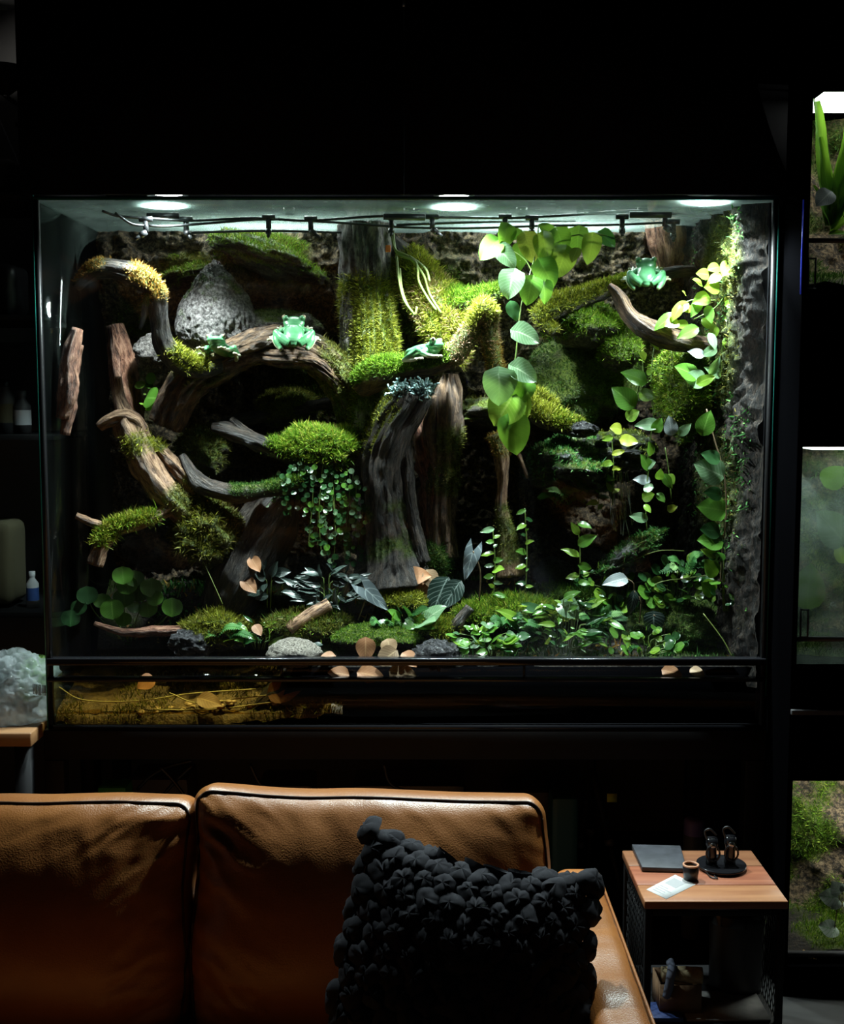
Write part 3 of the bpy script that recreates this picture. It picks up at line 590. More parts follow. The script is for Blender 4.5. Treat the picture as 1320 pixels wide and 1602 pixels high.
# green hanging aerial roots
ar = thing('hanging_tendril', 'bundle of green rope-like tendrils looped from the lid over the mossy log', 'plant', pt(640, 480, 4.0))
for L in ([(612,360,4.02),(618,390,4.0),(640,402,3.99),(662,430,3.98),(672,460,3.98),(690,490,3.97)], [(614,360,4.02),(621,395,4.0),(650,410,3.98),(655,440,3.97),(668,465,3.97),(682,485,3.96)], [(625,420,3.99),(628,450,3.97),(636,475,3.97),(648,492,3.96),(652,480,3.96)], [(620,400,4.0),(624,440,3.97),(632,470,3.96),(646,490,3.96)], [(640,400,3.99),(665,420,3.98),(672,440,3.97)]):
    MB().tube(catmull(ppath(L), n=8), .0042, 7).build('tendril', 'stem_pale', ar, smooth=True)
p = pt(607, 389, 4.02); tag(bx('plastic_clip', p - [.008, .008, .011], p + [.008, .008, .011], 'orange_plastic', None, .002, loc=p), 'small orange plastic clip hanging beside the top of the trunk', 'clip')
# ---- mounds, stones, ground
G, YL, OL, DP = 'moss_green', 'moss_yellow', 'moss_olive', 'moss_deep'
blob('carved_stone', 'pale grey fluted stone peak with teal moss above the arched root', 'stone', (338, 486, 4.08), (54, 64, 45), 'stone_grey', 1, .12, 1.6, [dict(n=500, up=.35, mat=DP, cov=-.6, L=.006)], n=(170, 110), fl=.08, taper=.5)
blob('grey_boulder', 'low grey boulder behind the arched root beside the fluted stone', 'stone', (430, 512, 4.13), (62, 26, 40), 'stone_grey', 3, .2, 2, [dict(n=1500, up=.5, mat=DP, cov=.1, L=.006)])
blob('mossy_ledge', 'mossy rock ledge high on the back wall near the trunk', 'rock', (415, 405, 4.2), (78, 26, 60), 'bark_dark', 4, .3, 2, [dict(n=4500, up=.4, mat=G, cov=.15), dict(n=2500, up=.3, mat=OL, cov=.2)], rot=18)
blob('mossy_ledge', 'long mossy ledge low on the back wall beside the fluted stone', 'rock', (300, 432, 4.24), (46, 14, 40), 'bark_dark', 5, .3, 2, [dict(n=2200, up=.2, mat=G, cov=.2), dict(n=1200, up=.2, mat=OL)], rot=-18)
blob('knotted_bark', 'round knotted bark knob behind the hooked branch', 'bark', (238, 552, 4.05), (26, 26, 30), 'bark_grey', 6, .2, 3)
blob('moss_cushion', 'bright green moss cushion at the end of the dark branch', 'moss', (500, 702, 3.95), (58, 32, 45), 'bark_dark', 7, .22, 2, [dict(n=15000, up=.0, mat=G, L=.014, cov=.7), dict(n=3000, up=.2, mat=YL, L=.016, cov=.3)])
blob('moss_cushion', 'yellowish moss mound inside the hollow under the arch', 'moss', (450, 640, 4.22), (46, 30, 40), 'bark_dark', 8, .2, 2, [dict(n=6000, up=-.2, mat=OL, L=.011, cov=.6), dict(n=2500, up=0, mat=YL, L=.01, cov=.1)])
blob('moss_cushion', 'olive moss mound between twisted driftwood and dark branch', 'moss', (318, 708, 4.05), (38, 36, 40), 'bark_dark', 9, .25, 2, [dict(n=4200, up=-.2, mat=OL, L=.012, cov=.5)])
blob('moss_cushion', 'shaggy olive moss mass below the twisted driftwood', 'moss', (322, 832, 3.92), (48, 52, 48), 'bark_dark', 10, .3, 2.2, [dict(n=6500, up=-.15, mat=OL, L=.016, cov=.4, psc=10), dict(n=1800, up=.1, mat=YL, L=.016, cov=-.05, psc=10)])
blob('rough_rock', 'dark rock behind the mossy arm of the driftwood', 'rock', (258, 850, 3.98), (58, 38, 45), 'bark_dark', 11, .35, 2.4)
blob('moss_cushion', 'square mossy block under the slanting bough', 'moss', (918, 512, 4.05), (52, 32, 55), 'bark_dark', 12, .22, 1.8, [dict(n=9500, up=-.15, mat=G, L=.012, cov=.6)])
blob('moss_cushion', 'mossy lump beside the curved driftwood', 'moss', (968, 548, 4.03), (30, 30, 35), 'bark_dark', 13, .2, 2, [dict(n=4200, up=-.2, mat=G, L=.011, cov=.6)])
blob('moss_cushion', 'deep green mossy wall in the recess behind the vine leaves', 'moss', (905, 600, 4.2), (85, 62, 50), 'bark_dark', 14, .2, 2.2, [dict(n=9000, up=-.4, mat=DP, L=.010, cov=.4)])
blob('moss_cushion', 'tall bright mossy pillar beside the side wall', 'moss', (1068, 610, 3.98), (40, 70, 45), 'bark_dark', 15, .22, 2.2, [dict(n=10500, up=-.3, mat=G, L=.013, cov=.5), dict(n=3000, up=-.2, mat=YL, L=.012, cov=0)])
blob('wet_stone', 'glistening dark stone ledge the waterfall runs over', 'stone', (972, 705, 3.99), (46, 28, 66), 'stone_dark', 16, .3, 3.4, [dict(n=800, up=.6, mat=YL, cov=-.1, L=.008)])
blob('wet_stone', 'small wet black stone capping the short mossy log', 'stone', (910, 672, 3.9), (22, 12, 20), 'stone_dark', 17, .25, 3)
blob('wet_stone', 'wet grey stone face under the short mossy log', 'stone', (893, 728, 4.07), (60, 44, 96), 'stone_dark', 18, .3, 3, [dict(n=4500, up=-.2, mat='tiny_leaf', cov=.0, L=.010, W=.005)])
blob('added_shade_rock', 'dark overhanging rock added behind the short mossy log to shade the wall', 'rock', (785, 648, 4.18), (80, 24, 105), 'bark_dark', 33, .25, 2.2, [dict(n=1500, up=.2, mat=OL, cov=.0)])  # rock added to cast shade on the soil wall below and behind
blob('wet_stone', 'slanting grey stone at the foot of the waterfall', 'stone', (990, 862, 3.88), (56, 15, 28), 'stone_dark', 19, .3, 3.4, [dict(n=1500, up=.1, mat='tiny_leaf', cov=-.05, L=.009, W=.004)], rot=-32)
blob('wet_stone', 'rounded bluish stone in the dark behind the leafy sprig', 'stone', (865, 898, 4.05), (28, 24, 28), 'stone_dark', 20, .2, 2.4)
blob('granite_cobble', 'speckled grey granite cobble beside the front rail', 'stone', (462, 1022, 3.68), (42, 22, 30), 'stone_speckled', 21, .14, 2)
blob('lava_stone', 'rough dark lava stone beside the brown leaves', 'stone', (682, 1025, 3.67), (34, 22, 26), 'stone_dark', 22, .22, 4)
blob('wet_stone', 'wet black stone with reflections by the bottom-left pond', 'stone', (300, 1008, 3.78), (32, 22, 28), 'stone_dark', 23, .25, 3)
blob('mossy_mound', 'yellow mossy mound on the pond bank', 'moss', (340, 985, 3.85), (48, 26, 40), 'wet_soil', 24, .25, 2, [dict(n=5500, up=.1, mat=YL, L=.014, cov=.3), dict(n=2500, up=.0, mat=OL, L=.014, cov=.3)])
blob('mossy_mound', 'bright green fern-moss mound on the soil right of the stump', 'moss', (800, 962, 3.86), (75, 24, 40), 'wet_soil', 25, .25, 2, [dict(n=9000, up=.15, mat=G, L=.017, cov=.6), dict(n=2500, up=.2, mat=YL, L=.017, cov=.3)])
blob('mossy_mound', 'small bright moss mound at the foot of the stump', 'moss', (632, 942, 3.85), (36, 16, 28), 'wet_soil', 26, .2, 2, [dict(n=4200, up=.0, mat=YL, L=.013, cov=.6)])
blob('mossy_mound', 'low flat moss patch behind the fallen leaves', 'moss', (590, 1000, 3.76), (68, 22, 40), 'wet_soil', 27, .15, 2, [dict(n=6500, up=.1, mat=G, L=.006, cov=.5), dict(n=3000, up=.1, mat=DP, L=.006, cov=.5)])
blob('mossy_mound', 'ribbed bright green moss tuft beside the lava stone', 'moss', (680, 985, 3.80), (36, 18, 28), 'wet_soil', 28, .2, 2, [dict(n=5200, up=.0, mat=YL, L=.014, cov=.5), dict(n=2000, up=0, mat=G, L=.014)])
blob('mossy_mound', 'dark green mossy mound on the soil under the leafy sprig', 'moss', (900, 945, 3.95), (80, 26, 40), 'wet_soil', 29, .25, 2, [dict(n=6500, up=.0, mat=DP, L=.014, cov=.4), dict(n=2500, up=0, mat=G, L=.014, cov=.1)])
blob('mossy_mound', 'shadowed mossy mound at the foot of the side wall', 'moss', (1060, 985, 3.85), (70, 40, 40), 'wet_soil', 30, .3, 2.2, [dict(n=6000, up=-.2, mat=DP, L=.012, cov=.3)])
blob('mossy_mound', 'dull mossy mound under the striped black leaves', 'moss', (480, 985, 3.82), (62, 24, 36), 'wet_soil', 31, .25, 2, [dict(n=5000, up=.1, mat=OL, L=.014, cov=.3), dict(n=1500, up=0, mat=G, L=.013, cov=-.1)])
blob('mossy_mound', 'dark moss clump between hollow trunk and thin trunk', 'moss', (680, 880, 3.98), (24, 36, 24), 'wet_soil', 32, .2, 2, [dict(n=3500, up=-.3, mat=DP, L=.012, cov=.4)])
# ground of the terrarium
def grf(u, v):
    x = XL + .014 + u * (XR - XL - .028); Y = YF + .05 + v * (YB - YF - .08); P = np.stack([x, Y, np.zeros_like(x)], -1)
    z = .925 + .17 * v + .02 * fbm(P, 6, 3, 40) + .012 * fbm(P, 22, 3, 41)
    z = np.where(v < .004, .884, z)
    pond = sstep(-.36, -.62, x + .06 * fbm(P, 4, 2, 42)) * sstep(.75, .45, v)
    P[..., 2] = z * (1 - pond) + (.757 + 0 * x) * pond; return P
V, F = gridsurf(200, 80, grf)
N = vnormals(V, F); ok_ = (V[:, 2] > .9) * (V[:, 1] > YF + .09); w0 = sstep(-.15, .2, fbm(V, 7, 3, 71)) * ok_; sb = tag(mk('substrate', V, F, 'wet_soil', None, True, {'bv': V, 'moss': w0 * .5}, loc=(0, 4.0, .9)), 'dark wet soil ground sloping up inside the terrarium', 'soil')
moss(sb, V, F, w0, 9000, 'moss_deep', .016, .002, seed=72); moss(sb, V, F, sstep(.0, .3, fbm(V, 9, 3, 73)) * ok_, 5000, 'tiny_leaf', .022, .007, seed=74, name='seedlings'); moss(sb, V, F, sstep(.05, .3, fbm(V, 12, 3, 75)) * ok_, 1200, 'moss_orange', .02, .008, seed=76, name='leaf_litter', up=0.)
xa, xb = pt(455, 1100, YF)[0], pt(560, 1069, YF)[0]
Vb = np.array([[xa, YF + .045, ZB + .008], [XR - .015, YF + .045, ZB + .008], [XR - .015, YF + .045, .922], [xb - .2, YF + .045, .92], [xb - .22, YF + .045, .87], [xa - .04, YF + .045, .80]])
Vb = np.vstack([Vb, Vb + [0, .6, 0]]); k = 6
tag(mk('drainage_block', Vb, [list(range(k))[::-1], list(range(k, 2 * k))] + [[i, (i + 1) % k, (i + 1) % k + k, i + k] for i in range(k)], 'rack_black', None, loc=(.3, 3.9, ZB)), 'black drainage block behind the lower front pane', 'block')
# pond
zw = .893
tag(bx('pond_water', (XL + .012, YF + .022, ZB + .04), (xa + .12, YF + .45, zw), 'pond_water', None, loc=(-.8, 3.8, ZB)), 'still amber water in the corner pond behind the lower pane', 'water')
def pdf(u, v):
    x = XL + .014 + u * (xa + .14 - XL); Y = YF + .024 + v * .44; P = np.stack([x, Y, np.zeros_like(x)], -1)
    P[..., 2] = np.where(v < .003, -.02, 0) + ZB + .028 + .10 * v ** .7 + .035 * sstep(.55, 1, u) + .02 * fbm(P, 9, 3, 50) + .008 * fbm(P, 40, 2, 51); return P
V, F = gridsurf(120, 60, pdf)
pb = tag(mk('pond_bed', V, F, 'gravel_amber', None, True, {'bv': V}, loc=(-.8, 3.8, ZB)), 'amber gravel bed of the corner pond', 'gravel')
N = vnormals(V, F); moss(pb, V, F, sstep(-.3, .2, fbm(V, 10, 2, 3)), 6000, 'moss_olive', .014, .003, seed=61, name='algae')
r = np.random.default_rng(8)
for i in range(26):
    px, py = r.uniform(200, 460), r.uniform(1086, 1118); px += 0; Y = 3.64 + r.uniform(0, .07); s = r.uniform(4, 8)
    blob('pebble', 'small rounded tan pebble lying on the pond bed', 'pebble', (px, 1122 - .09 * (px - 90) * .8 + r.uniform(-6, 4), Y), (s, s * .6, s), 'pebble', 100 + i, .15, 1.5, n=(12, 8), group='pebbles on the pond bed')
for i, (L, lab) in enumerate((([(92,1075,3.64),(130,1095,3.65),(210,1097,3.65),(300,1085,3.66),(400,1078,3.66)], 'long thin pale root drifting from the corner of the pond'), ([(265,1084,3.65),(310,1100,3.65),(380,1092,3.66),(440,1085,3.66)], 'thin pale root crossing the middle of the pond'), ([(240,1110,3.64),(330,1110,3.65),(430,1098,3.65)], 'greenish twig lying low on the pond gravel'))):
    tag(MB().tube(catmull(ppath(L), n=8), .0022, 6).build('pond_root', 'pond_twig', None, smooth=True, loc=pt(*L[0])), lab, 'root')
# ------------------------------------------------------------------ leaves
def leafmesh(name, kind, mat, nu=9, nv=4):
    u = np.linspace(0, 1, nu); v = np.linspace(-1, 1, 2 * nv + 1 if nv < 3 else nv + 1 if nv % 2 == 0 else nv + 2)
    U, Vv = np.meshgrid(u, v, indexing='ij'); a = np.abs(Vv)
    if kind == 'heart': w = .52 * np.sin(np.pi * np.clip(U, 0, 1) ** .62) ** .62; y = U - .24 * a ** 1.3 * (1 - U) ** 2.4; f, d = .22, .34
    elif kind == 'lance': w = .27 * np.sin(np.pi * U ** .8) ** .85; y = U - .06 * a * (1 - U); f, d = .22, .3
    elif kind == 'oval': w = .38 * np.sin(np.pi * U ** .75) ** .75; y = U - .05 * a * (1 - U); f, d = .15, .22
    elif kind == 'round': w = .52 * np.sqrt(np.clip(1 - (2 * U - 1) ** 2, 0, 1)); y = U; f, d = .10, .10
    elif kind == 'strap': w = .075 * np.clip(1.15 - U, 0, 1) ** .6 * np.clip(U * 12 + .5, 0, 1); y = U; f, d = .4, .12
    elif kind == 'arrow': w = .34 * np.clip(1 - U, 0, 1) ** .8 * (.55 + .45 * np.clip(U * 6, 0, 1)); y = U - .38 * a * (1 - U) ** 4; f, d = .15, .15
    x = Vv * np.maximum(w, .004); z = f * a * w - d * U ** 2 + .03 * np.sin(U * 9) * a
    P = np.stack([x, y, z], -1).reshape(-1, 3); n2 = len(v); i = np.arange(nu - 1)[:, None] * n2; j = np.arange(n2 - 1)[None]
    me = newmesh(name, P, np.stack([i + j, i + j + 1, i + n2 + j + 1, i + n2 + j], -1).reshape(-1, 4), True, {'luv': np.stack([U, Vv, 0 * U], -1).reshape(-1, 3)})
    me.materials.append(M[mat]); return me
LM = {}
def leaf(parent, kind, mat, base, tip, normal, width=1.0, name='leaf', curl=1.0):
    key = kind + mat
    if key not in LM: LM[key] = leafmesh('leaf', kind, mat)
    base = np.array(base); d = np.array(tip) - base; L = np.linalg.norm(d); y = d / L; z = np.array(normal, float); z = nrm(z - y * np.dot(z, y)); x = np.cross(y, z)
    o = bpy.data.objects.new(name, LM[key]); COL.objects.link(o); o.parent = parent; b = base - base_of(parent) if parent else base
    Mx = Matrix(((x[0] * L * width, y[0] * L, z[0] * L * curl, b[0]), (x[1] * L * width, y[1] * L, z[1] * L * curl, b[1]), (x[2] * L * width, y[2] * L, z[2] * L * curl, b[2]), (0, 0, 0, 1)))
    o.matrix_basis = Mx; return o
RL = np.random.default_rng(77)
def leafpx(parent, kind, mat, b, t, Y, width=1.0, fwd=.02, nz=.45, nx=None):
    nx = RL.normal(0, .25) if nx is None else nx
    return leaf(parent, kind, mat, pt(b[0], b[1], Y), pt(t[0], t[1], Y - fwd), (nx, -1, nz + RL.normal(0, .15)), width)
def stems(parent, paths, r=.0022, mat='stem_green', name='stem'):
    for L in paths: MB().tube(catmull(ppath(L), n=6), r, 6).build(name, mat, parent, smooth=True)
# heart-leaf vine
hv = thing('heart_leaf_vine', 'hanging vine with large heart-shaped leaves in front of the mossy bough', 'plant', pt(815, 700, 3.8))
stems(hv, [[(842,352,3.9),(840,385,3.86),(830,425,3.82),(820,455,3.8),(812,500,3.79),(808,545,3.79),(806,580,3.79),(824,615,3.79),(820,650,3.79),(800,668,3.79)], [(775,372,3.85),(790,385,3.84),(820,405,3.83),(835,430,3.82)], [(845,380,3.86),(880,372,3.86),(925,365,3.87),(960,372,3.88)], [(784,640,3.78),(800,650,3.78),(815,655,3.79)]])
S, LG, LI, LY, LD = 'leaf_silver', 'leaf_green', 'leaf_lime', 'leaf_yellow', 'leaf_dark'
for kd, mt, b, t, Y, w in (('heart',LG,(776,378),(752,402),3.84,.95),('heart',LG,(793,355),(790,386),3.85,1.0),('heart',S,(780,390),(808,414),3.83,.85),('heart',LY,(822,370),(836,408),3.84,.8),('heart',LI,(850,370),(853,410),3.83,.8),('lance',LG,(812,380),(815,420),3.85,1.3),('heart',LG,(872,362),(884,392),3.85,1.05),('heart',LG,(905,360),(900,392),3.87,1.0),('heart',LI,(884,392),(873,432),3.83,.95),('heart',LG,(846,412),(868,446),3.81,1.0),('oval',LY,(904,388),(893,408),3.82,1.0),('heart',LI,(927,372),(920,410),3.83,.75),('heart',LD,(940,366),(962,382),3.88,.9),
    ('heart',S,(803,428),(793,464),3.79,1.05),('heart',LG,(832,438),(824,474),3.79,.95),('heart',LG,(850,442),(856,472),3.8,.85),('lance',LD,(798,472),(808,500),3.8,1.3),('heart',S,(807,518),(844,530),3.77,.95),('heart',S,(804,574),(840,592),3.77,.9),('heart',S,(780,584),(784,632),3.75,1.12),('heart',LG,(822,598),(808,632),3.78,.95),('heart',LI,(800,624),(772,662),3.77,1.25),('heart',LI,(812,618),(826,650),3.78,.8),('heart',LG,(802,656),(808,710),3.76,.9),('heart',LG,(862,365),(846,350),3.86,.9),('heart',LI,(860,395),(842,420),3.84,.8),('oval',LG,(815,360),(800,374),3.87,1.0)):
    leafpx(hv, kd, mt, b, t, Y, w)
# yellow-green vine on the side wall
yv = thing('yellow_vine', 'yellow-green leafy vine climbing the bark side wall', 'plant', pt(1120, 600, 3.85))
stems(yv, [[(1162,322,3.75),(1165,360,3.77),(1158,410,3.8),(1140,450,3.82),(1120,480,3.83),(1085,500,3.84)], [(1140,450,3.82),(1138,500,3.83),(1130,540,3.84),(1128,590,3.85)], [(1120,470,3.83),(1080,470,3.84),(1050,490,3.84)]])
for (x, y, a, l, kd, mt) in ((1127,430,200,24,'oval',LY),(1098,446,120,26,'oval',LI),(1151,441,60,26,'oval',LY),(1109,464,190,28,'oval',LY),(1094,468,250,34,'lance',LG),(1134,477,30,32,'oval',LI),(1076,475,200,30,'lance',LI),(1056,493,205,42,'lance',LG),(1060,502,185,22,'oval',LY),(1082,484,150,22,'oval',LY),(1107,479,280,30,'lance',LG),(1134,499,20,30,'oval',LI),(1091,513,200,36,'lance',LG),(1109,522,300,30,'lance',S),(1076,508,160,26,'lance',LI),(1142,410,240,26,'oval',LI),(1150,395,110,20,'oval',LY),(1125,450,160,26,'oval',LI),(1116,440,60,24,'oval',LY),(1140,462,290,26,'oval',LY),(1072,462,95,18,'lance',LI),(1098,500,330,28,'oval',LI),(1120,510,250,28,'oval',LG),(1133,530,300,24,'lance',LI),(1120,545,200,26,'lance',S),(1064,478,240,28,'lance',LG),(1045,508,200,24,'lance',LG),(1148,420,10,22,'oval',LY),(1160,372,80,16,'oval',LY),(1158,350,200,14,'oval',LI),(1166,335,60,12,'oval',LY),(1163,398,280,18,'oval',LI),(1125,418,170,20,'oval',LY),(1108,430,150,22,'oval',LI)):
    l *= .85; kd = 'lance' if RL.random() < .6 else kd; t = (x + l * math.cos(math.radians(a)), y - l * math.sin(math.radians(a)) * .8 + 4); leafpx(yv, kd, mt if RL.random() < .6 else LI, (x, y), t, 3.80 + RL.uniform(-.02, .03), 1.1, .025, .4)
# leafy climber right of the waterfall
cl = thing('leafy_climber', 'climber with pointed green leaves on wiry stems by the mossy pillar', 'plant', pt(1010, 800, 3.85))
stems(cl, [[(985,660,3.88),(992,630,3.86),(1000,600,3.85)], [(1010,760,3.85),(1015,700,3.85),(1022,650,3.85),(1018,605,3.85),(1022,550,3.87),(1028,535,3.88)], [(1005,560,3.86),(1008,590,3.86),(1022,600,3.86)], [(1012,830,3.84),(1010,780,3.84),(1016,720,3.84)], [(1050,780,3.84),(1046,740,3.84),(1040,700,3.85)]], .0018)
for kd, mt, b, t, w in (('lance',LG,(1010,598),(977,578),1.3),('lance',LG,(992,636),(962,606),1.5),('oval',LI,(1000,616),(1025,620),1.2),('oval',LI,(980,655),(998,642),1.2),('lance',S,(1030,664),(996,662),1.1),('oval',LG,(1024,676),(1034,655),1.0),('oval','leaf_white',(1050,680),(1048,652),1.0),('lance',S,(1062,680),(1080,664),1.2),('oval',LY,(970,688),(998,690),1.0),('oval',LY,(972,672),(956,668),1.3),('oval',LG,(1018,712),(1018,692),1.2),('oval',S,(1008,728),(1024,722),1.3),('lance','leaf_white',(1016,752),(994,748),1.2),('round',S,(1006,764),(1022,762),.9),('lance',LG,(1038,742),(1050,764),1.1),('oval',LI,(1005,780),(1022,772),1.2),('oval',LY,(1044,798),(1058,792),1.0),('lance',LI,(1008,790),(1018,800),1.2),('lance',S,(1012,812),(988,806),1.1),('oval',LG,(1030,750),(1034,735),1.0),('oval',LI,(1046,742),(1054,756),1.0),('lance',LG,(1016,735),(1006,712),1.2),('oval',LG,(1028,772),(1040,784),1.0),('oval',LI,(1010,560),(1002,552),1.1),('oval',LI,(1030,545),(1022,538),1.1),('oval',LI,(1012,585),(1020,578),1.0)):
    leafpx(cl, kd, mt, b, t, 3.83 + RL.uniform(-.02, .02), w, .02)
bl = thing('broad_leaf_vine', 'dark vine with broad ribbed leaves hanging down the shaded side wall', 'plant', pt(1125, 900, 3.75))
stems(bl, [[(1105,640,3.8),(1118,690,3.78),(1132,740,3.76),(1136,800,3.76),(1130,860,3.76),(1126,920,3.77)]], .0025, 'stem_brown')
for kd, mt, b, t, w in (('lance',LG,(1098,680),(1110,644),1.5),('oval',S,(1131,746),(1090,724),1.15),('oval',LG,(1135,800),(1094,790),1.15),('oval',LD,(1125,832),(1098,826),1.2),('oval',LG,(1130,848),(1094,842),1.1),('oval',LG,(1120,900),(1106,876),1.2),('oval',S,(1102,596),(1072,588),1.2),('lance',S,(1110,586),(1128,560),.9),('oval',LG,(1090,590),(1060,570),1.1),('oval',LI,(1090,600),(1118,588),.8),('lance',S,(1126,590),(1106,574),.9),('lance','leaf_white',(1100,556),(1080,548),1.2),('oval',LD,(1128,775),(1104,768),1.1),('lance',LI,(1120,870),(1100,860),1.0),('oval',LD,(1125,720),(1100,708),1.0),('oval',LG,(1115,930),(1100,912),1.1)):
    leafpx(bl, kd, mt, b, t, 3.75 + RL.uniform(-.01, .02), w, .02)
def sprig(name, label, c, Y, h, n, kd, mts, ln, spread=14, stem='stem_green'):
    t = thing(name, label, 'plant', pt(c[0], c[1], Y)); px, py = c
    stems(t, [[(px, py, Y), (px + spread * .15, py - h * .5, Y), (px - spread * .1, py - h, Y)]], .0018, stem)
    for i in range(n):
        f = (i + .6 + RL.normal(0, .25)) / n; a = (-1) ** i * RL.uniform(.2, 1.7); y0 = py - h * f; ln_ = ln * RL.uniform(.55, 1.25)
        leafpx(t, kd, mts[i % len(mts)], (px, y0), (px + ln_ * math.sin(a), y0 - ln_ * math.cos(a) * .7 + 4), Y - .01, RL.uniform(.8, 1.15), RL.uniform(-.02, .05), RL.uniform(.2, 1.0))
    return t
sprig('leafy_sprig', 'tall sprig with pointed bright leaves in front of the bluish stone', (905, 925), 3.86, 110, 7, 'lance', [LG, LI], 30)
sprig('leafy_sprig', 'short leafy sprig against the wet stone beside the waterfall', (935, 800), 3.9, 70, 9, 'lance', [LG, LI, LD], 24)
sprig('leafy_sprig', 'pale sprig at the base of the thin trunk', (772, 935), 3.82, 110, 12, 'lance', [LG, LI, S], 20)
sprig('leafy_sprig', 'leafy sprig at the foot of the thin trunk beside the moss mound', (822, 925), 3.85, 130, 12, 'lance', [LI, LD, 'leaf_green'], 16)
sprig('leafy_sprig', 'yellow-tipped sprig beside the waterfall stone', (958, 790), 3.86, 110, 6, 'lance', [LY, LI], 24)
sprig('leafy_sprig', 'small bright sprig against the soil behind the hooked branch', (228, 640), 4.05, 48, 7, 'round', [LG, LI], 18)
def rosette(name, label, c, Y, n, kd, mts, ln, rx, ry, w=1.0, nz=.9, group=None, stemmat='stem_green', lift=.9):
    t = thing(name, label, 'plant', pt(c[0], c[1], Y), group)
    for i in range(n):
        a = RL.uniform(0, 2 * math.pi); rr = math.sqrt(RL.uniform(.02, 1)); x = c[0] + rx * rr * math.cos(a); y = c[1] - ry * .5 + ry * .5 * rr * math.sin(a); l = ln * RL.uniform(.7, 1.25); d = a + RL.normal(0, .7)
        YY = Y - .05 * math.sin(a) * rr * .5
        leaf(t, kd, mts[i % len(mts)], pt(x, y, YY), pt(x, y, YY) + np.array([math.cos(d) * pr(l, Y), -RL.uniform(.1, .7) * pr(l, Y), pr(l, Y) * RL.uniform(-.3, lift)]), (RL.normal(0, .5), -.55, nz * RL.uniform(.5, 1.3)), w * RL.uniform(.75, 1.1))
        if i % 3 == 0: MB().tube(np.array([pt(c[0] + (x - c[0]) * .3, c[1] + 6, Y), pt((x + c[0]) / 2, y + 4, YY), pt(x, y, YY)]), .0015, 5).build('stem', stemmat, t)
    return t
# round-leaved plant by the pond corner
rp = thing('round_leaf_plant', 'round-leaved green plant in the shady pond corner', 'plant', pt(190, 990, 3.85))
stems(rp, [[(200,1000,3.86),(195,960,3.86),(193,930,3.86)], [(205,1000,3.86),(220,950,3.87),(238,920,3.88)], [(200,1000,3.86),(180,970,3.85),(165,955,3.84)], [(190,1000,3.86),(150,960,3.88),(135,930,3.9)], [(210,1000,3.86),(250,975,3.86),(268,955,3.86)]], .002)
for (x, y, r_) in ((193,935,15),(174,953,16),(194,969,11),(219,925,17),(230,953,13),(197,916,14),(191,900,14),(238,919,15),(269,950,15),(135,931,14),(111,967,13),(208,950,9),(243,936,12),(210,905,13),(160,940,12),(125,950,12)):
    leafpx(rp, 'round', LD if x < 150 else LG, (x, y - r_), (x + RL.uniform(-5, 5), y + r_), 3.85 + RL.uniform(-.03, .02), 1.1, .02, .6)
rosette('striped_plant', 'dark plant with silver-striped black leaves behind the moss mound', (512, 950), 3.83, 64, 'lance', ['leaf_black'], 25, 46, 60, .8, .7)
rosette('striped_plant', 'dark striped leaves beside the granite cobble', (500, 1030), 3.70, 9, 'oval', ['leaf_black'], 26, 20, 28, .9, .8)
rosette('striped_plant', 'small striped black-leaved plant at the mouth of the hollow', (420, 945), 3.86, 9, 'oval', ['leaf_black'], 28, 12, 70, 1.0, .5)
rosette('glossy_plant', 'low plant with glossy rounded leaves right of the lava stone', (765, 1022), 3.70, 52, 'oval', [LG, S, LG, LI, LD], 18, 52, 44, 1.2, .9)
rosette('glossy_plant', 'glossy bright leaves at the foot of the small moss mound', (630, 990), 3.77, 12, 'oval', [LG, S, LD], 34, 34, 36, 1.2, .9)
rosette('leafy_plant', 'lush light-green leafy plant at the front right of the ground', (880, 1018), 3.74, 84, 'lance', [LI, LG, LG, LD, LD], 24, 74, 84, .85, .8)
rosette('leafy_plant', 'small round-leaved plant at the front rail below the dark velvet leaf', (1010, 1026), 3.70, 46, 'round', [LI, LG, LD], 13, 62, 40, 1.1, .8)
rosette('leafy_plant', 'bushy shaded plant beside the dark velvet leaf', (1060, 955), 3.82, 60, 'round', [LG, LD, LI], 15, 55, 80, 1.1, .7)
rosette('leafy_plant', 'mixed small-leaved plant below the slanting waterfall stone', (960, 960), 3.86, 60, 'round', [LI, LD, LG], 12, 55, 80, 1.1, .7)
rosette('leafy_plant', 'sparse grassy plant on the pond bank beside the mossy mound', (405, 1010), 3.78, 26, 'lance', [LG, LD, LI], 24, 55, 40, .7, .8)
rosette('leafy_plant', 'small-leaved creeper on the shadowed side wall foot', (1135, 950), 3.74, 24, 'round', [LD, LG], 14, 22, 120, 1.1, .4)
def single(name, label, kd, mt, b, t, Y, w=1.0, fwd=.02, nz=.4, base=None):
    th_ = thing(name, label, 'plant' if base else 'leaf', pt(*(base or t), Y)); leafpx(th_, kd, mt, b, t, Y, w, fwd, nz, 0.1)
    if base: stems(th_, [[(base[0], base[1], Y + .01), ((base[0] + b[0]) / 2 + 6, (base[1] + b[1]) / 2 - 8, Y), (b[0], b[1], Y)]], .0022, 'stem_brown')
    return th_
single('velvet_leaf_plant', 'single grey-blue arrow-shaped leaf with pale veins right of the stump', 'arrow', 'leaf_velvet', (740, 862), (727, 908), 3.80, 1.0, .02, .3, (750, 940))
single('velvet_leaf_plant', 'silver alocasia leaf pointing down at the small moss mound', 'arrow', 'leaf_velvet', (570, 920), (608, 954), 3.80, 1.0, .03, .6, (560, 970))
single('velvet_leaf_plant', 'dark velvet heart leaf with white veins near the front rail', 'heart', 'leaf_black', (1022, 962), (1024, 992), 3.76, 1.1, .02, .3, (1040, 1000))
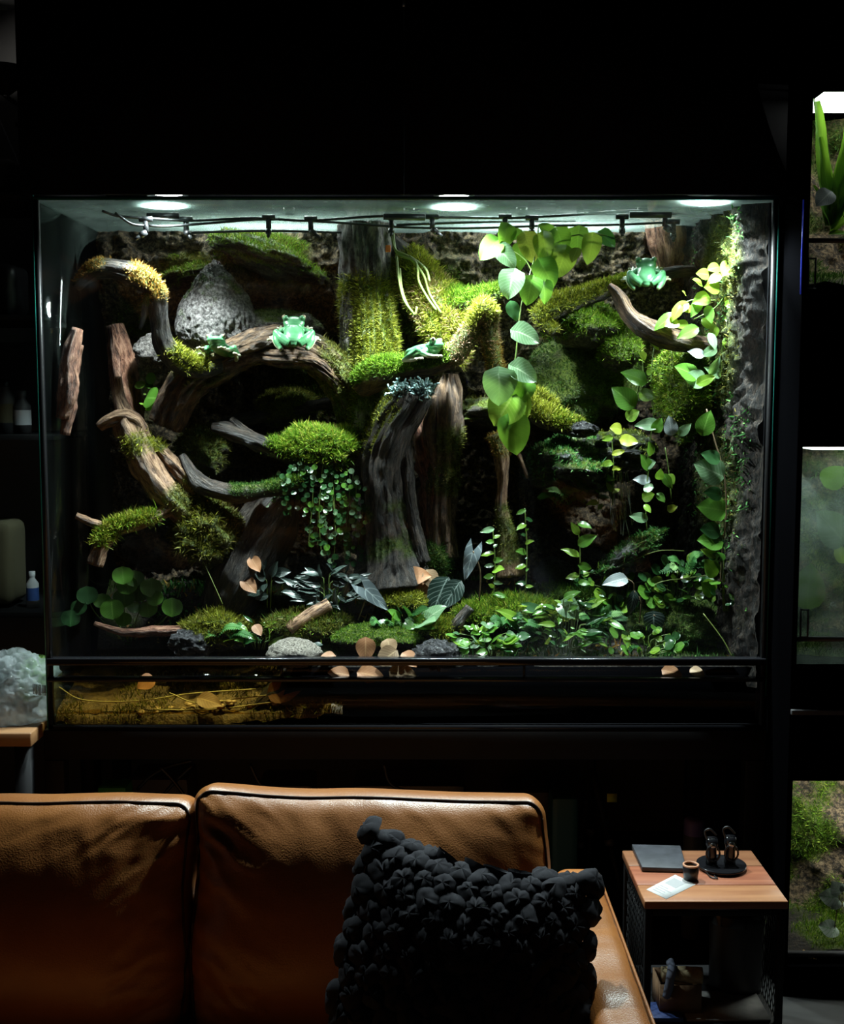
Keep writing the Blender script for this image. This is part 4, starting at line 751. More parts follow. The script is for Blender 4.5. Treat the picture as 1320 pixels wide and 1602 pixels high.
single('velvet_leaf_plant', 'narrow dark leaf with white midrib above the velvet heart leaf', 'lance', 'leaf_black', (992, 925), (986, 962), 3.78, .9, .02, .3, (1000, 975))
single('pale_leaf_plant', 'pale grey-white flat leaf below the waterfall stone', 'oval', 'leaf_white', (980, 905), (946, 910), 3.80, .7, .05, .9, (990, 940))
single('pale_leaf_plant', 'pale green heart leaf above the lush leafy plant', 'heart', S, (880, 945), (905, 962), 3.77, 1.2, .03, .8, (895, 985))
# fallen leaves
for i, (b, t, Y, w, mt, lab) in enumerate((((572,998),(572,1034),3.66,1.15,'leaf_brown','upright oval brown leaf left of the two pale ones by the rail'),((606,1000),(612,1024),3.67,1.3,'leaf_tan','pale tan leaf standing behind the front brown leaves'),((620,1018),(590,1038),3.645,1.2,'leaf_tan','tan leaf lying flat in the middle of the rail litter'),((630,1022),(652,1040),3.65,1.2,'leaf_brown','orange-brown leaf touching the lava stone'),((524,1026),(500,1030),3.66,1.0,'leaf_brown','small brown leaf right of the granite cobble'),((634,902),(672,898),3.86,1.0,'leaf_brown','shiny brown leaf stuck on the foot of the stump'),((668,892),(682,922),3.86,1.0,'leaf_tan','pale tan leaf beside the shiny brown one on the stump foot'),((668,915),(650,935),3.86,1.2,'leaf_brown','dull brown leaf under the pale one at the stump foot'),((398,978),(408,992),3.78,1.0,'leaf_brown','red-brown leaf among the grassy plant on the pond bank'),((380,905),(400,925),3.84,1.0,'leaf_brown','reddish leaf on the dark sloping bark slab'),((392,872),(406,892),3.85,1.0,'leaf_brown','beige leaf at the top of the dark sloping bark slab'),((1036,1048),(1066,1055),3.632,1.0,'leaf_brown','brown leaf behind the strip below the velvet heart leaf'),((1080,1047),(1102,1055),3.632,1.0,'leaf_tan','tan leaf at the strip near the side wall'),((560,1052),(600,1058),3.634,.9,'leaf_brown','long brown leaf seen through the glass strip'),((610,1050),(650,1056),3.632,1.0,'leaf_tan','curled tan leaf seen through the glass strip'),((545,1056),(515,1050),3.634,1.0,'leaf_brown','small brown leaf at the end of the glass strip litter'),((240,1060),(215,1075),3.66,1.2,'leaf_brown','brown leaf sunk in the pond'),((310,1092),(345,1100),3.65,.9,'leaf_tan','tan leaf lying on the pond gravel'),((420,1085),(470,1075),3.66,.9,'leaf_brown','long brown leaf at the end of the pond'),((700,905),(672,958),3.82,1.0,'leaf_black','large black withered leaf propped beside the stump'),((720,910),(690,950),3.8,.9,'leaf_black','second black withered leaf below the grey-blue leaf'))):
    tag(leafpx(None, 'oval', mt, b, t, Y, w, .03, .7), lab, 'leaf')
# twigs
for L, r_, mt, lab in (([(452,985,3.76,10),(485,962,3.78,10),(515,945,3.8,9)], .02, 'bark_tan', 'short pale split branch lying before the striped leaves'), ([(148,975,3.8,3),(175,985,3.79,5),(205,990,3.79,6),(240,988,3.8,8),(290,985,3.82,7)], .02, 'bark_red', 'reddish forked twig lying across the pond corner'), ([(700,1000,3.76,6),(715,975,3.77,8),(735,950,3.78,7)], .02, 'bark_dark', 'dark broken twig beside the ribbed moss tuft')):
    wood_thing('fallen_branch', lab, 'branch', [L], mt, .12, .35, 16, seed=int(L[0][0]))
for L, lab in (([(310,862,3.85),(330,905,3.83),(348,945,3.82)], 'thin pale stem hanging from the shaggy olive moss'), ([(955,892,3.84),(985,878,3.83),(1030,862,3.82),(1070,862,3.82)], 'pale wiry runner arching above the pale grey leaf'), ([(1000,935,3.82),(1030,912,3.81),(1070,905,3.8),(1110,900,3.79)], 'pale wiry runner arching above the velvet heart leaf'), ([(1100,960,3.7),(1130,1000,3.68),(1145,1028,3.67)], 'thin bent runner at the foot of the side wall')):
    tag(MB().tube(catmull(ppath(L), n=7), .0018, 6).build('plant_runner', 'stem_pale', None, smooth=True, loc=pt(*L[0])), lab, 'stem')
# creeping fig curtain
cf = thing('creeping_fig', 'curtain of tiny round leaves trailing below the bright moss cushion', 'plant', pt(500, 880, 3.9))
def fig_leaf(x, y):
    x += RL.normal(0, 6); a = RL.normal(0, .8); l = RL.uniform(6, 10); return (x, y), (x + l * math.sin(a), y + l * math.cos(a))
for s_ in range(18):
    x = 428 + s_ * 8.2 + RL.normal(0, 3); y0 = 742 - 22 * math.sin(s_ / 15 * 3.1) + RL.normal(0, 5); ln = RL.uniform(40, 95) if s_ < 7 else RL.uniform(90, 170); Y = 3.88 + RL.uniform(-.02, .05)
    L = [(x + 4 * math.sin(k * .9 + s_), y0 + ln * k / 4, Y) for k in range(5)]; stems(cf, [L], .0011)
    for k in range(int(ln / 7)):
        f = k / (ln / 7); leafpx(cf, 'round', (LD, LG, LD, LD, S)[int(RL.integers(0, 5))], *fig_leaf(x, y0 + ln * f), Y - .012, 1.0, .006, .6)
# lichen crown on the stump, waterfall
lc = thing('lichen_tuft', 'pale blue-green branching lichen on top of the leaning stump', 'lichen', pt(645, 625, 3.9))
V, F = [], []; r = np.random.default_rng(3)
m = MB()
for i in range(190):
    p = pt(645 + r.uniform(-30, 30), 612 + r.uniform(-10, 8), 3.86 + r.uniform(-.03, .03)); q = p
    for k in range(3):
        d = nrm(r.normal(0, 1, 3) + [0, -.3, .5]) * .012; m.tube(np.array([q, q + d]), [.0034, .0028], 5); q = q + d
V, F = m.out(); mk('lichen_branches', V, F, 'lichen', lc, attrs={'tint': r.random(len(V))}, kind='stuff')
wf = thing('waterfall', 'thin white streams of water falling from the dark stone ledge', 'water', pt(970, 830, 3.9))
for i in range(11):
    x = 955 + i * 2.4 + RL.normal(0, 1.5); L = [(x, 728 + RL.uniform(0, 12), 3.905), (x + RL.normal(2, 1), 765, 3.885), (x + RL.normal(5, 2), 800, 3.88), (x + RL.normal(8, 3), 815 + RL.uniform(0, 25), 3.88)]
    MB().tube(catmull(ppath(L), n=5), [.0016] * 16, 5).build('stream', 'falling_water', wf)
# fern
def frond(parent, b, t, Y, n=14, wl=10):
    p0, p1 = pt(*b, Y), pt(*t, Y - .03); mid = (p0 + p1) / 2 + [0, -.01, .02]; C = catmull(np.array([p0, mid, p1]), n=n // 2); T = nrm(np.gradient(C, axis=0)); m = MB()
    m.tube(C, .001, 4); sd = nrm(np.cross(T, [0, -.5, .85]))
    for i in range(1, len(C)):
        l = pr(wl, Y) * math.sin(math.pi * (.12 + .85 * i / len(C))) ** .8
        for s in (-1, 1):
            d = sd[i] * s + T[i] * .5; c = C[i]; w = np.array(T[i]) * l * .16
            m.add([c - w, c + d * l * .5 - w * 1.3 + [0, 0, .002], c + d * l, c + d * l * .5 + w * 1.3, c + w], np.array([[0, 1, 3, 4]])); m.add([c + d * l * .5 - w * 1.3 + [0, 0, .002], c + d * l, c + d * l * .5 + w * 1.3], np.array([[0, 1, 2]]))
    V, F = m.out(); return mk('frond', V, F, 'tiny_leaf', parent, attrs={'tint': np.full(len(V), RL.random())})
for (cx, cy, Y, n, lab, sx, sy) in ((800, 985, 3.78, 9, 'small fern spreading over the bright fern-moss mound', 50, 26), (930, 985, 3.8, 10, 'fern with bright fronds behind the lush leafy plant', 55, 40), (600, 985, 3.78, 6, 'small fern by the flat moss patch', 35, 20), (360, 1000, 3.8, 8, 'low fern on the yellow mossy mound', 45, 24), (1075, 900, 3.8, 8, 'drooping fern on the shaded side wall', 40, 50), (880, 790, 3.93, 8, 'dark fern clinging to the wet stone face', 40, 40)):
    t = thing('fern', lab, 'fern', pt(cx, cy, Y))
    for i in range(n):
        a = RL.uniform(0, math.pi); frond(t, (cx + RL.normal(0, 8), cy), (cx + sx * math.cos(a) * RL.uniform(.6, 1.1), cy - sy * math.sin(a) * RL.uniform(.5, 1.1) + 4), Y + RL.uniform(-.03, .03))
# ------------------------------------------------------------------ frogs
def ell(c, r, n=14):
    th = np.linspace(0, 2 * np.pi, n, endpoint=False); ph = np.linspace(0.05, np.pi - .05, n // 2 + 1); T, P = np.meshgrid(th, ph, indexing='ij')
    V = np.stack([np.sin(P) * np.cos(T), np.sin(P) * np.sin(T), np.cos(P)], -1).reshape(-1, 3) * np.array(r) + np.array(c); m = len(ph)
    i = np.arange(n)[:, None]; i2 = (i + 1) % n; j = np.arange(m - 1)[None]; F = [np.stack([i * m + j, i * m + j + 1, i2 * m + j + 1, i2 * m + j], -1).reshape(-1, 4)]
    F.append(np.arange(n)[None] * m); F.append((np.arange(n)[None] * m + m - 1)[:, ::-1]); return V, F
def frog_mesh():
    m = MB(); m.add(*ell((0, -.02, .26), (.26, .42, .17), 20)); m.add(*ell((0, .32, .34), (.28, .24, .13), 18)); m.add(*ell((0, -.32, .2), (.15, .16, .11), 16)); m.add(*ell((0, .2, .22), (.22, .26, .13), 16))
    for s in (-1, 1):
        m.add(*ell((s * .21, .37, .45), (.085, .09, .08), 12))
        def limb(P, r):
            C = catmull(np.array([(s * q[0], q[1], q[2]) for q in P]), n=4); rr = np.interp(np.linspace(0, 1, len(C)), np.linspace(0, 1, len(r)), r); V, F, *_ = sweep(C, rr, 10); m.add(V, F); m.add(*ell(C[-1], [rr[-1] * 1.15] * 3, 10))
        limb([(.12, -.40, .2), (.30, -.22, .24), (.44, .02, .25)], [.10, .12, .085]); limb([(.45, .02, .24), (.44, -.2, .15), (.33, -.42, .08)], [.085, .085, .055]); limb([(.33, -.42, .07), (.44, -.24, .04), (.52, .0, .035)], [.055, .045, .04])
        for dx, dy in ((.08, .1), (.13, .0), (.02, .14)): limb([(.50, -.02, .035), (.52 + dx * .5, .02 + dy * .5, .045), (.52 + dx, .02 + dy, .03)], [.03, .026, .036])
        limb([(.2, .18, .24), (.38, .12, .18), (.40, .26, .09)], [.085, .075, .06]); limb([(.40, .26, .09), (.36, .4, .05), (.34, .47, .04)], [.06, .05, .05])
        for dx, dy in ((-.1, .09), (.0, .13), (.1, .08)): limb([(.34, .46, .04), (.34 + dx * .6, .46 + dy * .6, .05), (.34 + dx, .46 + dy, .03)], [.028, .024, .036])
    V, F = m.out(); me = newmesh('frog', V, F); o = bpy.data.objects.new('tmp', me); COL.objects.link(o)
    r_ = o.modifiers.new('r', 'REMESH'); r_.mode = 'VOXEL'; r_.voxel_size = .017; r_.use_smooth_shade = True; s_ = o.modifiers.new('s', 'SMOOTH'); s_.iterations = 3; s_.factor = .5
    dg = bpy.context.evaluated_depsgraph_get(); e = bpy.data.meshes.new_from_object(o.evaluated_get(dg)); bpy.data.objects.remove(o); e.materials.clear(); e.materials.append(M['frog_skin']); e.polygons.foreach_set('use_smooth', np.ones(len(e.polygons), bool)); return e
FM = frog_mesh()
V, F = ell((0, 0, 0), (.06, .06, .06), 14); EM = newmesh('eye', V, F, True); EM.materials.append(M['frog_eye'])
V, F = ell((0, 0, 0), (.018, .03, .042), 10); PM = newmesh('pupil', V, F, True); PM.materials.append(M['frog_pupil'])
from mathutils import Euler
for (px, py, Y, L, yaw, pitch, lab) in ((343, 558, 3.88, .11, 162, 22, 'pale green frog facing outward at the mossy end of the hooked branch'), (460, 534, 3.90, .125, 5, 38, 'green frog seen from behind sitting on top of the arched root'), (664, 565, 3.85, .125, -112, 8, 'green frog crouching sideways on the mossy fork near the stump'), (1010, 440, 3.92, .115, -8, 42, 'bright green frog seen from behind on the slanting mossy bough')):
    fr = thing('tree_frog', lab, 'frog', pt(px, py, Y), 'tree frogs in the terrarium')
    fr.rotation_euler = (math.radians(pitch), 0, math.radians(yaw)); fr.scale = (L, L, L)
    o = bpy.data.objects.new('body', FM); COL.objects.link(o); o.parent = fr
    for s in (-1, 1):
        e = bpy.data.objects.new('eye', EM); COL.objects.link(e); e.parent = fr; e.location = (s * .245, .395, .47)
        q = bpy.data.objects.new('pupil', PM); COL.objects.link(q); q.parent = e; q.location = (s * .045, .02, .0)
# ================================================================== SOFA
def rbox(half, r, n=(48, 14, 40)):
    """rounded box, grid on six sides, returns local vertices and quads"""
    half = np.array(half, float); V, F = [], []; c = 0
    def par(k):
        t = np.linspace(-1, 1, k); return np.sign(t) * (np.abs(t) ** .8)
    for ax in range(3):
        o = [i for i in range(3) if i != ax]; a, b = np.meshgrid(par(n[o[0]]), par(n[o[1]]), indexing='ij')
        for s in (-1, 1):
            P = np.zeros(a.shape + (3,)); P[..., ax] = s; P[..., o[0]] = a; P[..., o[1]] = b; P = P.reshape(-1, 3)
            i = np.arange(n[o[0]] - 1)[:, None] * n[o[1]]; j = np.arange(n[o[1]] - 1)[None]; f = np.stack([i + j, i + n[o[1]] + j, i + n[o[1]] + j + 1, i + j + 1], -1).reshape(-1, 4)
            flip = (s > 0) != (ax == 1)
            if not flip: f = f[:, ::-1]
            V.append(P); F.append(f + c); c += len(P)
    P = np.vstack(V) * half; inn = np.clip(P, -(half - r), half - r); d = P - inn; d = nrm(np.where(np.linalg.norm(d, axis=1, keepdims=True) < 1e-9, P, d)); P = inn + d * r
    return P, F
sf = thing('leather_sofa', 'tan leather sofa with plump back cushions in front of the tank', 'sofa', (-.4, 2.5, 0))
def cushion(cx, hw, seed, ztop, wr, tilt=0):
    half = (hw, .075, .30); lean = math.radians(-14); ct = np.array([cx, 2.775, ztop - .300]); ca, sa = math.cos(lean), math.sin(lean); Rm = np.array([[1, 0, 0], [0, ca, -sa], [0, sa, ca]])
    P, F = rbox(half, .05, (90, 22, 70)); q = P / half
    def deform(P, q):
        fr = sstep(.2, -.9, q[:, 1]); sh = (1 - np.abs(q[:, 0]).clip(0, 1) ** 4) * (1 - np.abs(q[:, 2]).clip(0, 1) ** 4)
        y = -.115 * fr * (1 - np.abs(q[:, 0]).clip(0, 1) ** 4) * (1 - q[:, 2].clip(-1, 1) ** 2)
        # creases that run in from the seams
        e = P[:, 0] * wr; W1 = np.stack([e * 5 + P[:, 2] * 9, P[:, 2] * 22 - e * 16, P[:, 1] * 0], -1)
        cr = 1 - 2 * np.abs(fbm(W1, .9, 3, seed)); near = sstep(.35, 1.0, q[:, 0] * wr) + .5 * sstep(.3, 1.0, q[:, 2]) * sstep(-.8, .2, fbm(P, 4, 2, seed + 9)) + .35 * sstep(.5, 1, -q[:, 0] * wr)
        y = y - .011 * fr * cr * near * (1 - np.abs(q[:, 2]).clip(0, 1) ** 10) + .004 * fr * fbm(P, 6, 3, seed + 4)
        W2 = np.stack([P[:, 0] * 22 + P[:, 2] * 6, P[:, 2] * 3, 0 * e], -1); y = y - .003 * fr * fbm(W2, 1, 3, seed + 6) * sstep(.1, .8, q[:, 2])
        z = .008 * fbm(P * [1, 0, 0] + 2, 5, 2, seed + 2) * sstep(.4, 1, q[:, 2]) - tilt * q[:, 0]
        x = .006 * np.sin(P[:, 2] * 17 + seed) * sstep(.6, 1, np.abs(q[:, 0]))
        return P + np.stack([x, y, z], -1)
    o = mk('back_cushion', deform(P, q) @ Rm.T + ct, F, 'tan_leather', sf, True)
    hx_, hz_, rc_ = half[0] - .013, half[2] - .013, .037; Q = []
    for k, (sx, sz) in enumerate(((1, 1), (-1, 1), (-1, -1), (1, -1))):
        t_ = np.linspace(k * np.pi / 2, (k + 1) * np.pi / 2, 9); Q += [(sx * (hx_ - rc_) + rc_ * math.cos(q_), sz * (hz_ - rc_) + rc_ * math.sin(q_)) for q_ in t_]
        e0 = np.array(Q[-1]); e1 = np.array([(-(hx_ - rc_), hz_), (-hx_, -(hz_ - rc_)), (hx_ - rc_, -hz_), (hx_, hz_ - rc_)][k]); Q += [tuple(e0 + (e1 - e0) * f_) for f_ in np.linspace(.02, .98, 50)]
    Q = np.array(Q + Q[:1]); L = np.stack([Q[:, 0], np.full(len(Q), -.063), Q[:, 1]], -1); L = deform(L, L / half); C = L @ Rm.T + ct
    MB().tube(C, .0028, 6).build('piping', 'piping_brown', o, smooth=True)
    return o
cushion(-.120, .418, 31, .815, -1, .011)
cushion(-.120 - .418 * 2 + .004, .416, 47, .80, 1)
MB().box((-1.9, 2.90, .1), (.335, 3.02, .52)).build('back_frame', 'tan_leather', sf, bev=.02)
P, F = rbox((.945, .30, .1), .05, (60, 30, 12)); mk('seat_cushion', P + [-.62, 2.36, .22], F, 'tan_leather', sf, True)
bx('base', (-1.9, 2.05, .06), (.33, 2.88, .12), 'sofa_base', sf, .01)
ax1 = .452
P, F = rbox((.062, .58, .26), .042, (16, 70, 30)); P = P + np.stack([.004 * fbm(P, 5, 2, 3), 0 * P[:, 0], (.007 * fbm(P * [1, 3, 0], 5, 3, 9) + .006 * np.sin(P[:, 1] * 38 + P[:, 0] * 20) * sstep(-.1, -.5, P[:, 1])) * (P[:, 2] > .1)], -1)
mk('armrest', P + [ax1 - .062, 2.42, .30], F, 'tan_leather', sf, True)
C = np.array([[ax1 - .008, y, .30 + .252] for y in np.linspace(1.88, 2.95, 30)]); MB().tube(C, .0032, 6).build('piping', 'tan_leather', sf, smooth=True)
for x in (-1.8, .36):
    for y in (1.9, 2.8): bx('foot', (x, y, 0), (x + .05, y + .05, .06), 'black_metal', sf)
# ================================================================== PILLOW
pw = thing('puffy_pillow', 'charcoal pillow of chunky puffs leaning on the tan sofa', 'pillow', pt(720, 1600, 2.40))
TLc, TRc, BLc, BRc = pt(578, 1294, 2.60), pt(926, 1380, 2.46), pt(492, 1700, 2.36), pt(912, 1700, 2.25)
def psurf(u, v, side=-1, lift=0.):
    u = np.asarray(u, float); v = np.asarray(v, float)
    P = (TLc * (1 - u)[..., None] + TRc * u[..., None]) * v[..., None] + (BLc * (1 - u)[..., None] + BRc * u[..., None]) * (1 - v)[..., None]
    n = nrm(np.cross(TRc - TLc, BLc - TLc)); n = n * (-1 if n[1] > 0 else 1)
    b = np.clip(np.sin(np.pi * np.clip(u, 0, 1)) * np.sin(np.pi * np.clip(v * .98 + .01, 0, 1)), 0, 1) ** .42
    sag = -.035 * np.sin(np.pi * u ** .8) * v ** 6
    return P + n * (.075 * b * (-side) * (1 if side < 0 else 1) + 0)[..., None] * (1 if side < 0 else -1) * (1 if side < 0 else -1) + np.array([0, 0, 1]) * (sag + .0)[..., None] if side < 0 else P - n * (.06 * b)[..., None] + np.array([0, 0, 1]) * sag[..., None]
V1, F1 = gridsurf(30, 30, lambda u, v: psurf(.03 + .94 * u, .95 * v, -1)); V2, F2 = gridsurf(30, 30, lambda u, v: psurf(.03 + .94 * u, .95 * v, 1))
mk('pillow_body', np.vstack([V1, V2]), F1 + [F2[0][:, ::-1] + len(V1)], 'puff_fabric', pw, True)
def puffmesh(s):
    r_ = np.linspace(0, 1, 8); th = np.linspace(0, 2 * np.pi, 18, endpoint=False); Rr, T = np.meshgrid(r_, th, indexing='ij'); rg = np.random.default_rng(s)
    k = rg.integers(3, 5); ph = np.sort(rg.uniform(0, 2 * np.pi, k)); off = rg.uniform(-.25, .25, 2)
    rad = 1 + .10 * np.cos(3 * T + ph[0]) + .08 * np.sin(2 * T + ph[1]); x = Rr * rad * np.cos(T) + off[0] * (1 - Rr) ** 2; y = Rr * rad * np.sin(T) + off[1] * (1 - Rr) ** 2
    h = (1 - Rr ** 2.4) ** .7
    for a in ph:
        d = np.abs((T - a + np.pi) % (2 * np.pi) - np.pi); h = h - .34 * np.exp(-(d / .17) ** 2) * np.sin(np.pi * Rr.clip(0, 1)) ** .6 + .20 * np.exp(-((d - .36) / .16) ** 2) * np.sin(np.pi * Rr)
    z = h * .46 - .22 * (Rr > .99); P = np.stack([x, y, z], -1).reshape(-1, 3); P[:, 2] += .05 * fbm(P, 2.5, 2, s)
    i = np.arange(7)[:, None] * 18; j = np.arange(18)[None]; j2 = (j + 1) % 18
    me = newmesh('puff', P, np.stack([i + j, i + 18 + j, i + 18 + j2, i + j2], -1).reshape(-1, 4), True); me.materials.append(M['puff_fabric']); return me
PMS = [puffmesh(i) for i in range(7)]
NU, NVv = 10, 12; RP = np.random.default_rng(4)
wv_ = nrm(TRc - TLc)
for a in range(NVv + 1):
    for b in range(NU + 1):
        u = (b + .5 * (a % 2)) / NU * 1.0; v = a / NVv
        if u > 1.01: continue
        u2 = np.clip(u + RP.normal(0, .008), 0, 1); v2 = np.clip(v + RP.normal(0, .006), 0, 1)
        p = psurf(np.array(u2), np.array(v2)); e = 1e-2
        du = psurf(np.array(min(u2 + e, 1)), np.array(v2)) - psurf(np.array(max(u2 - e, 0)), np.array(v2)); dv = psurf(np.array(u2), np.array(min(v2 + e, 1))) - psurf(np.array(u2), np.array(max(v2 - e, 0)))
        n = nrm(np.cross(du, dv)); n = n * (-1 if n[1] > 0 else 1); n = nrm(n + np.array([0, 0, .8]) * (v2 > .97) + wv_ * (.9 * (u2 > .97) - .9 * (u2 < .03)))
        x = nrm(du - n * np.dot(du, n)); y = np.cross(n, x); s = .0325 * RP.uniform(.92, 1.15); ro = RP.uniform(0, 6.28); x, y = x * math.cos(ro) + y * math.sin(ro), -x * math.sin(ro) + y * math.cos(ro); q = p - base_of(pw)
        o = bpy.data.objects.new('puff', PMS[int(RP.integers(0, 7))]); COL.objects.link(o); o.parent = pw
        o.matrix_basis = Matrix(((x[0]*s, y[0]*s, n[0]*s*1.05, q[0]), (x[1]*s, y[1]*s, n[1]*s*1.05, q[1]), (x[2]*s, y[2]*s, n[2]*s*1.05, q[2]), (0, 0, 0, 1)))
# ================================================================== SIDE TABLE
ZTB = .475
A, B = pt(1008, 1410, 3.0), pt(1233, 1410, 3.0); tx0, tx1, ty0, ty1 = A[0], B[0], 3.0, 3.35; ZTB = A[2]
tb = thing('side_table', 'small wood-topped side table with black mesh sides beside the sofa', 'side table', ((tx0 + tx1) / 2, 3.17, 0))
pls = [(0, .105, 'wood_pale'), (.107, .235, 'wood_red'), (.237, .35, 'wood_mid')]
for a, b, mt in pls: bx('plank', (tx0, ty0 + a, ZTB - .022), (tx1, ty0 + b, ZTB), mt, tb, .003)
rt = .009
for x in (tx0 + .004, tx1 - .022):
    for y in (ty0 + .006, ty1 - .024): bx('post', (x, y, 0), (x + .018, y + .018, ZTB - .023), 'black_metal', tb, .002)
    for z in (.10, ZTB - .042): bx('side_rail', (x, ty0 + .025, z), (x + .018, ty1 - .025, z + .018), 'black_metal', tb, .002)
bx('front_rail', (tx0 + .023, ty0 + .006, ZTB - .042), (tx1 - .023, ty0 + .024, ZTB - .024), 'black_metal', tb, .002)
zsh = .125
bx('lower_shelf', (tx0 + .01, ty0 + .01, zsh - .012), (tx1 - .01, ty1 - .01, zsh), 'black_metal', tb, .002)
for x in (tx0 + .012, tx1 - .013):
    m = MB(); sp = .024
    y0, y1, z0, z1 = ty0 + .025, ty1 - .025, .118, ZTB - .042
    def clipseg(ya, za, yb, zb):
        P = np.linspace(0, 1, 60); Y = ya + (yb - ya) * P; Z = za + (zb - za) * P; ok = (Y >= y0) & (Y <= y1) & (Z >= z0) & (Z <= z1)
        if ok.sum() > 2: i = np.where(ok)[0]; m.tube(np.array([[x, Y[i[0]], Z[i[0]]], [x, Y[i[-1]], Z[i[-1]]]]), .0013, 4)
    for k in range(-30, 40):
        clipseg(y0 + k * sp - .0, z0, y0 + k * sp + .25, z0 + .5); clipseg(y0 + k * sp, z0, y0 + k * sp - .25, z0 + .5)
    m.build('mesh_side', 'black_metal', tb)
def onpt(px, py):      # point on the table top seen at a pixel
    d = pt(px, py, 1.0) - [0, 0, CZ]; t = (ZTB - CZ) / d[2]; return np.array([0, 0, CZ]) + d * t
def quad_slab(name, cs, h, mat, lab, cat, par=None, z0=0.0, bev=.002):
    P = np.array([onpt(*c) for c in cs]); P[:, 2] = ZTB + z0; V = np.vstack([P, P + [0, 0, h]]); n = len(P)
    o = mk(name, V, [list(range(n)), list(range(n, 2 * n))[::-1]] + [[i, i + n, (i + 1) % n + n, (i + 1) % n] for i in range(n)], mat, par, loc=P.mean(0), bev=bev)
    if lab: tag(o, lab, cat)
    return o
sl = quad_slab('slate_tablet', [(1004, 1364), (1074, 1366), (1064, 1330), (988, 1328)], .014, 'slate', 'flat dark slate-coloured slab on the back corner of the side table', 'slab')
cd = quad_slab('printed_card', [(1011, 1392), (1042, 1407), (1088, 1384), (1056, 1369)], .0012, 'paper_white', 'white printed card lying at the front of the side table', 'card', bev=0)
c0, c1, c2, c3 = [onpt(*c) for c in ((1011, 1392), (1042, 1407), (1088, 1384), (1056, 1369))]
def oncard(u, v, du, dv, mat, name):
    f = lambda a, b: (c0 * (1 - a) + c1 * a) * (1 - b) + (c3 * (1 - a) + c2 * a) * b
    P = np.array([f(u, v), f(u + du, v), f(u + du, v + dv), f(u, v + dv)]); P[:, 2] = ZTB + .0016; mk(name, P, [[0, 1, 2, 3]], mat, cd)
oncard(.14, .52, .56, .34, 'ink_mid', 'printed_picture')
for k in range(4): oncard(.15, .1 + .085 * k, (.6, .5, .66, .4)[k], .03, 'ink_mid', 'text_line')
p = onpt(1080, 1376); cp = thing('espresso_cup', 'small black cup of coffee with a copper rim beside the card', 'cup', p)
rc = pr(13, 3.1)
MB().lathe(p, [(.001, .0005), (rc * .85, .0005), (rc * .98, .02), (rc, .042), (rc * .84, .042), (rc * .82, .030)], 28).build('body', 'cup_black', cp, smooth=True)
MB().lathe(p, [(rc * 1.01, .039), (rc * 1.02, .043), (rc * .84, .0435), (rc * .83, .039)], 28).build('rim', 'copper_rim', cp, smooth=True)
MB().lathe(p, [(.0005, .0335), (rc * .83, .0335)], 28).build('coffee', 'coffee', cp)
p = onpt(1128, 1358); tr = tag(MB().lathe(p, [(.001, .001), (.06, .001), (.066, .006), (.067, .013), (.062, .010), (.001, .008)], 36).build('round_tray', 'black_gloss', None, smooth=True, loc=p), 'round black tray holding two looped handsets', 'tray')
for i, (dx, dy, h) in enumerate(((-.026, .005, .07), (.024, .004, .075))):
    q = p + [dx, dy, .013]; t = thing('looped_handset', ('black looped handset nearer the coffee cup', 'black looped handset further from the coffee cup')[i], 'handset', q, 'handsets on the round tray')
    MB().lathe(q, [(.001, .0), (.016, .0), (.014, .02), (.013, h * .6), (.017, h * .78), (.015, h), (.001, h * 1.03)], 20).build('grip', 'black_gloss', t, smooth=True)
    a = np.linspace(0, 2 * np.pi, 28); C = np.stack([q[0] + .018 * np.cos(a), q[1] - .016 + 0 * a, q[2] + h * .45 + .022 * np.sin(a)], -1); MB().tube(C, .0028, 7).build('loop', 'black_gloss', t, smooth=True)
    MB().lathe(q + [0, -.014, h * .78], [(.0005, .004), (.007, .004), (.009, 0)], 14, (0, -1, .2)).build('button', 'steel', t)
    C = catmull(np.array([q + [-.012, 0, h * .9], q + [-.02, .0, h * 1.25], q + [-.006, 0, h * 1.35], q + [.012, 0, h * 1.1]]), n=6); MB().tube(C, .003, 6).build('strap', 'black_rubber', t, smooth=True)
C = catmull(np.array([onpt(1098, 1360), onpt(1106, 1368), onpt(1112, 1374), onpt(1122, 1376), onpt(1118, 1371), onpt(1140, 1368)]), n=6) + [0, 0, .003]
tag(MB().tube(C, .002, 6).build('black_cable', 'black_rubber', None, smooth=True, loc=C[0]), 'short black cable looped in front of the round tray', 'cable')
# things on the lower shelf
p = pt(1150, 1560, 3.2); p[2] = zsh; bn = thing('waste_bin', 'dark oval waste bin with domed lid under the side table', 'bin', p)
rb_ = .072
m = MB(); m.lathe((0, 0, 0), [(.001, .0), (rb_ * .9, .0), (rb_ * .97, .02), (rb_, .19), (rb_ * .97, .2)], 36); V, F = m.out(); mk('bin_body', V * [1.05, .8, 1] + p, F, 'bin_black', bn, True)
m = MB(); m.lathe((0, 0, 0), [(rb_ * 1.03, .195), (rb_ * 1.03, .215), (rb_ * .95, .232), (rb_ * .5, .243), (.001, .245)], 36); V, F = m.out(); mk('bin_lid', V * [1.05, .8, 1] + p, F, 'black_gloss', bn, True)
q = pt(1058, 1560, 3.1); q[2] = zsh; cb = thing('cardboard_box', 'open brown cardboard box on the lower shelf of the side table', 'box', q)
w_, d_, h_ = .055, .05, .085
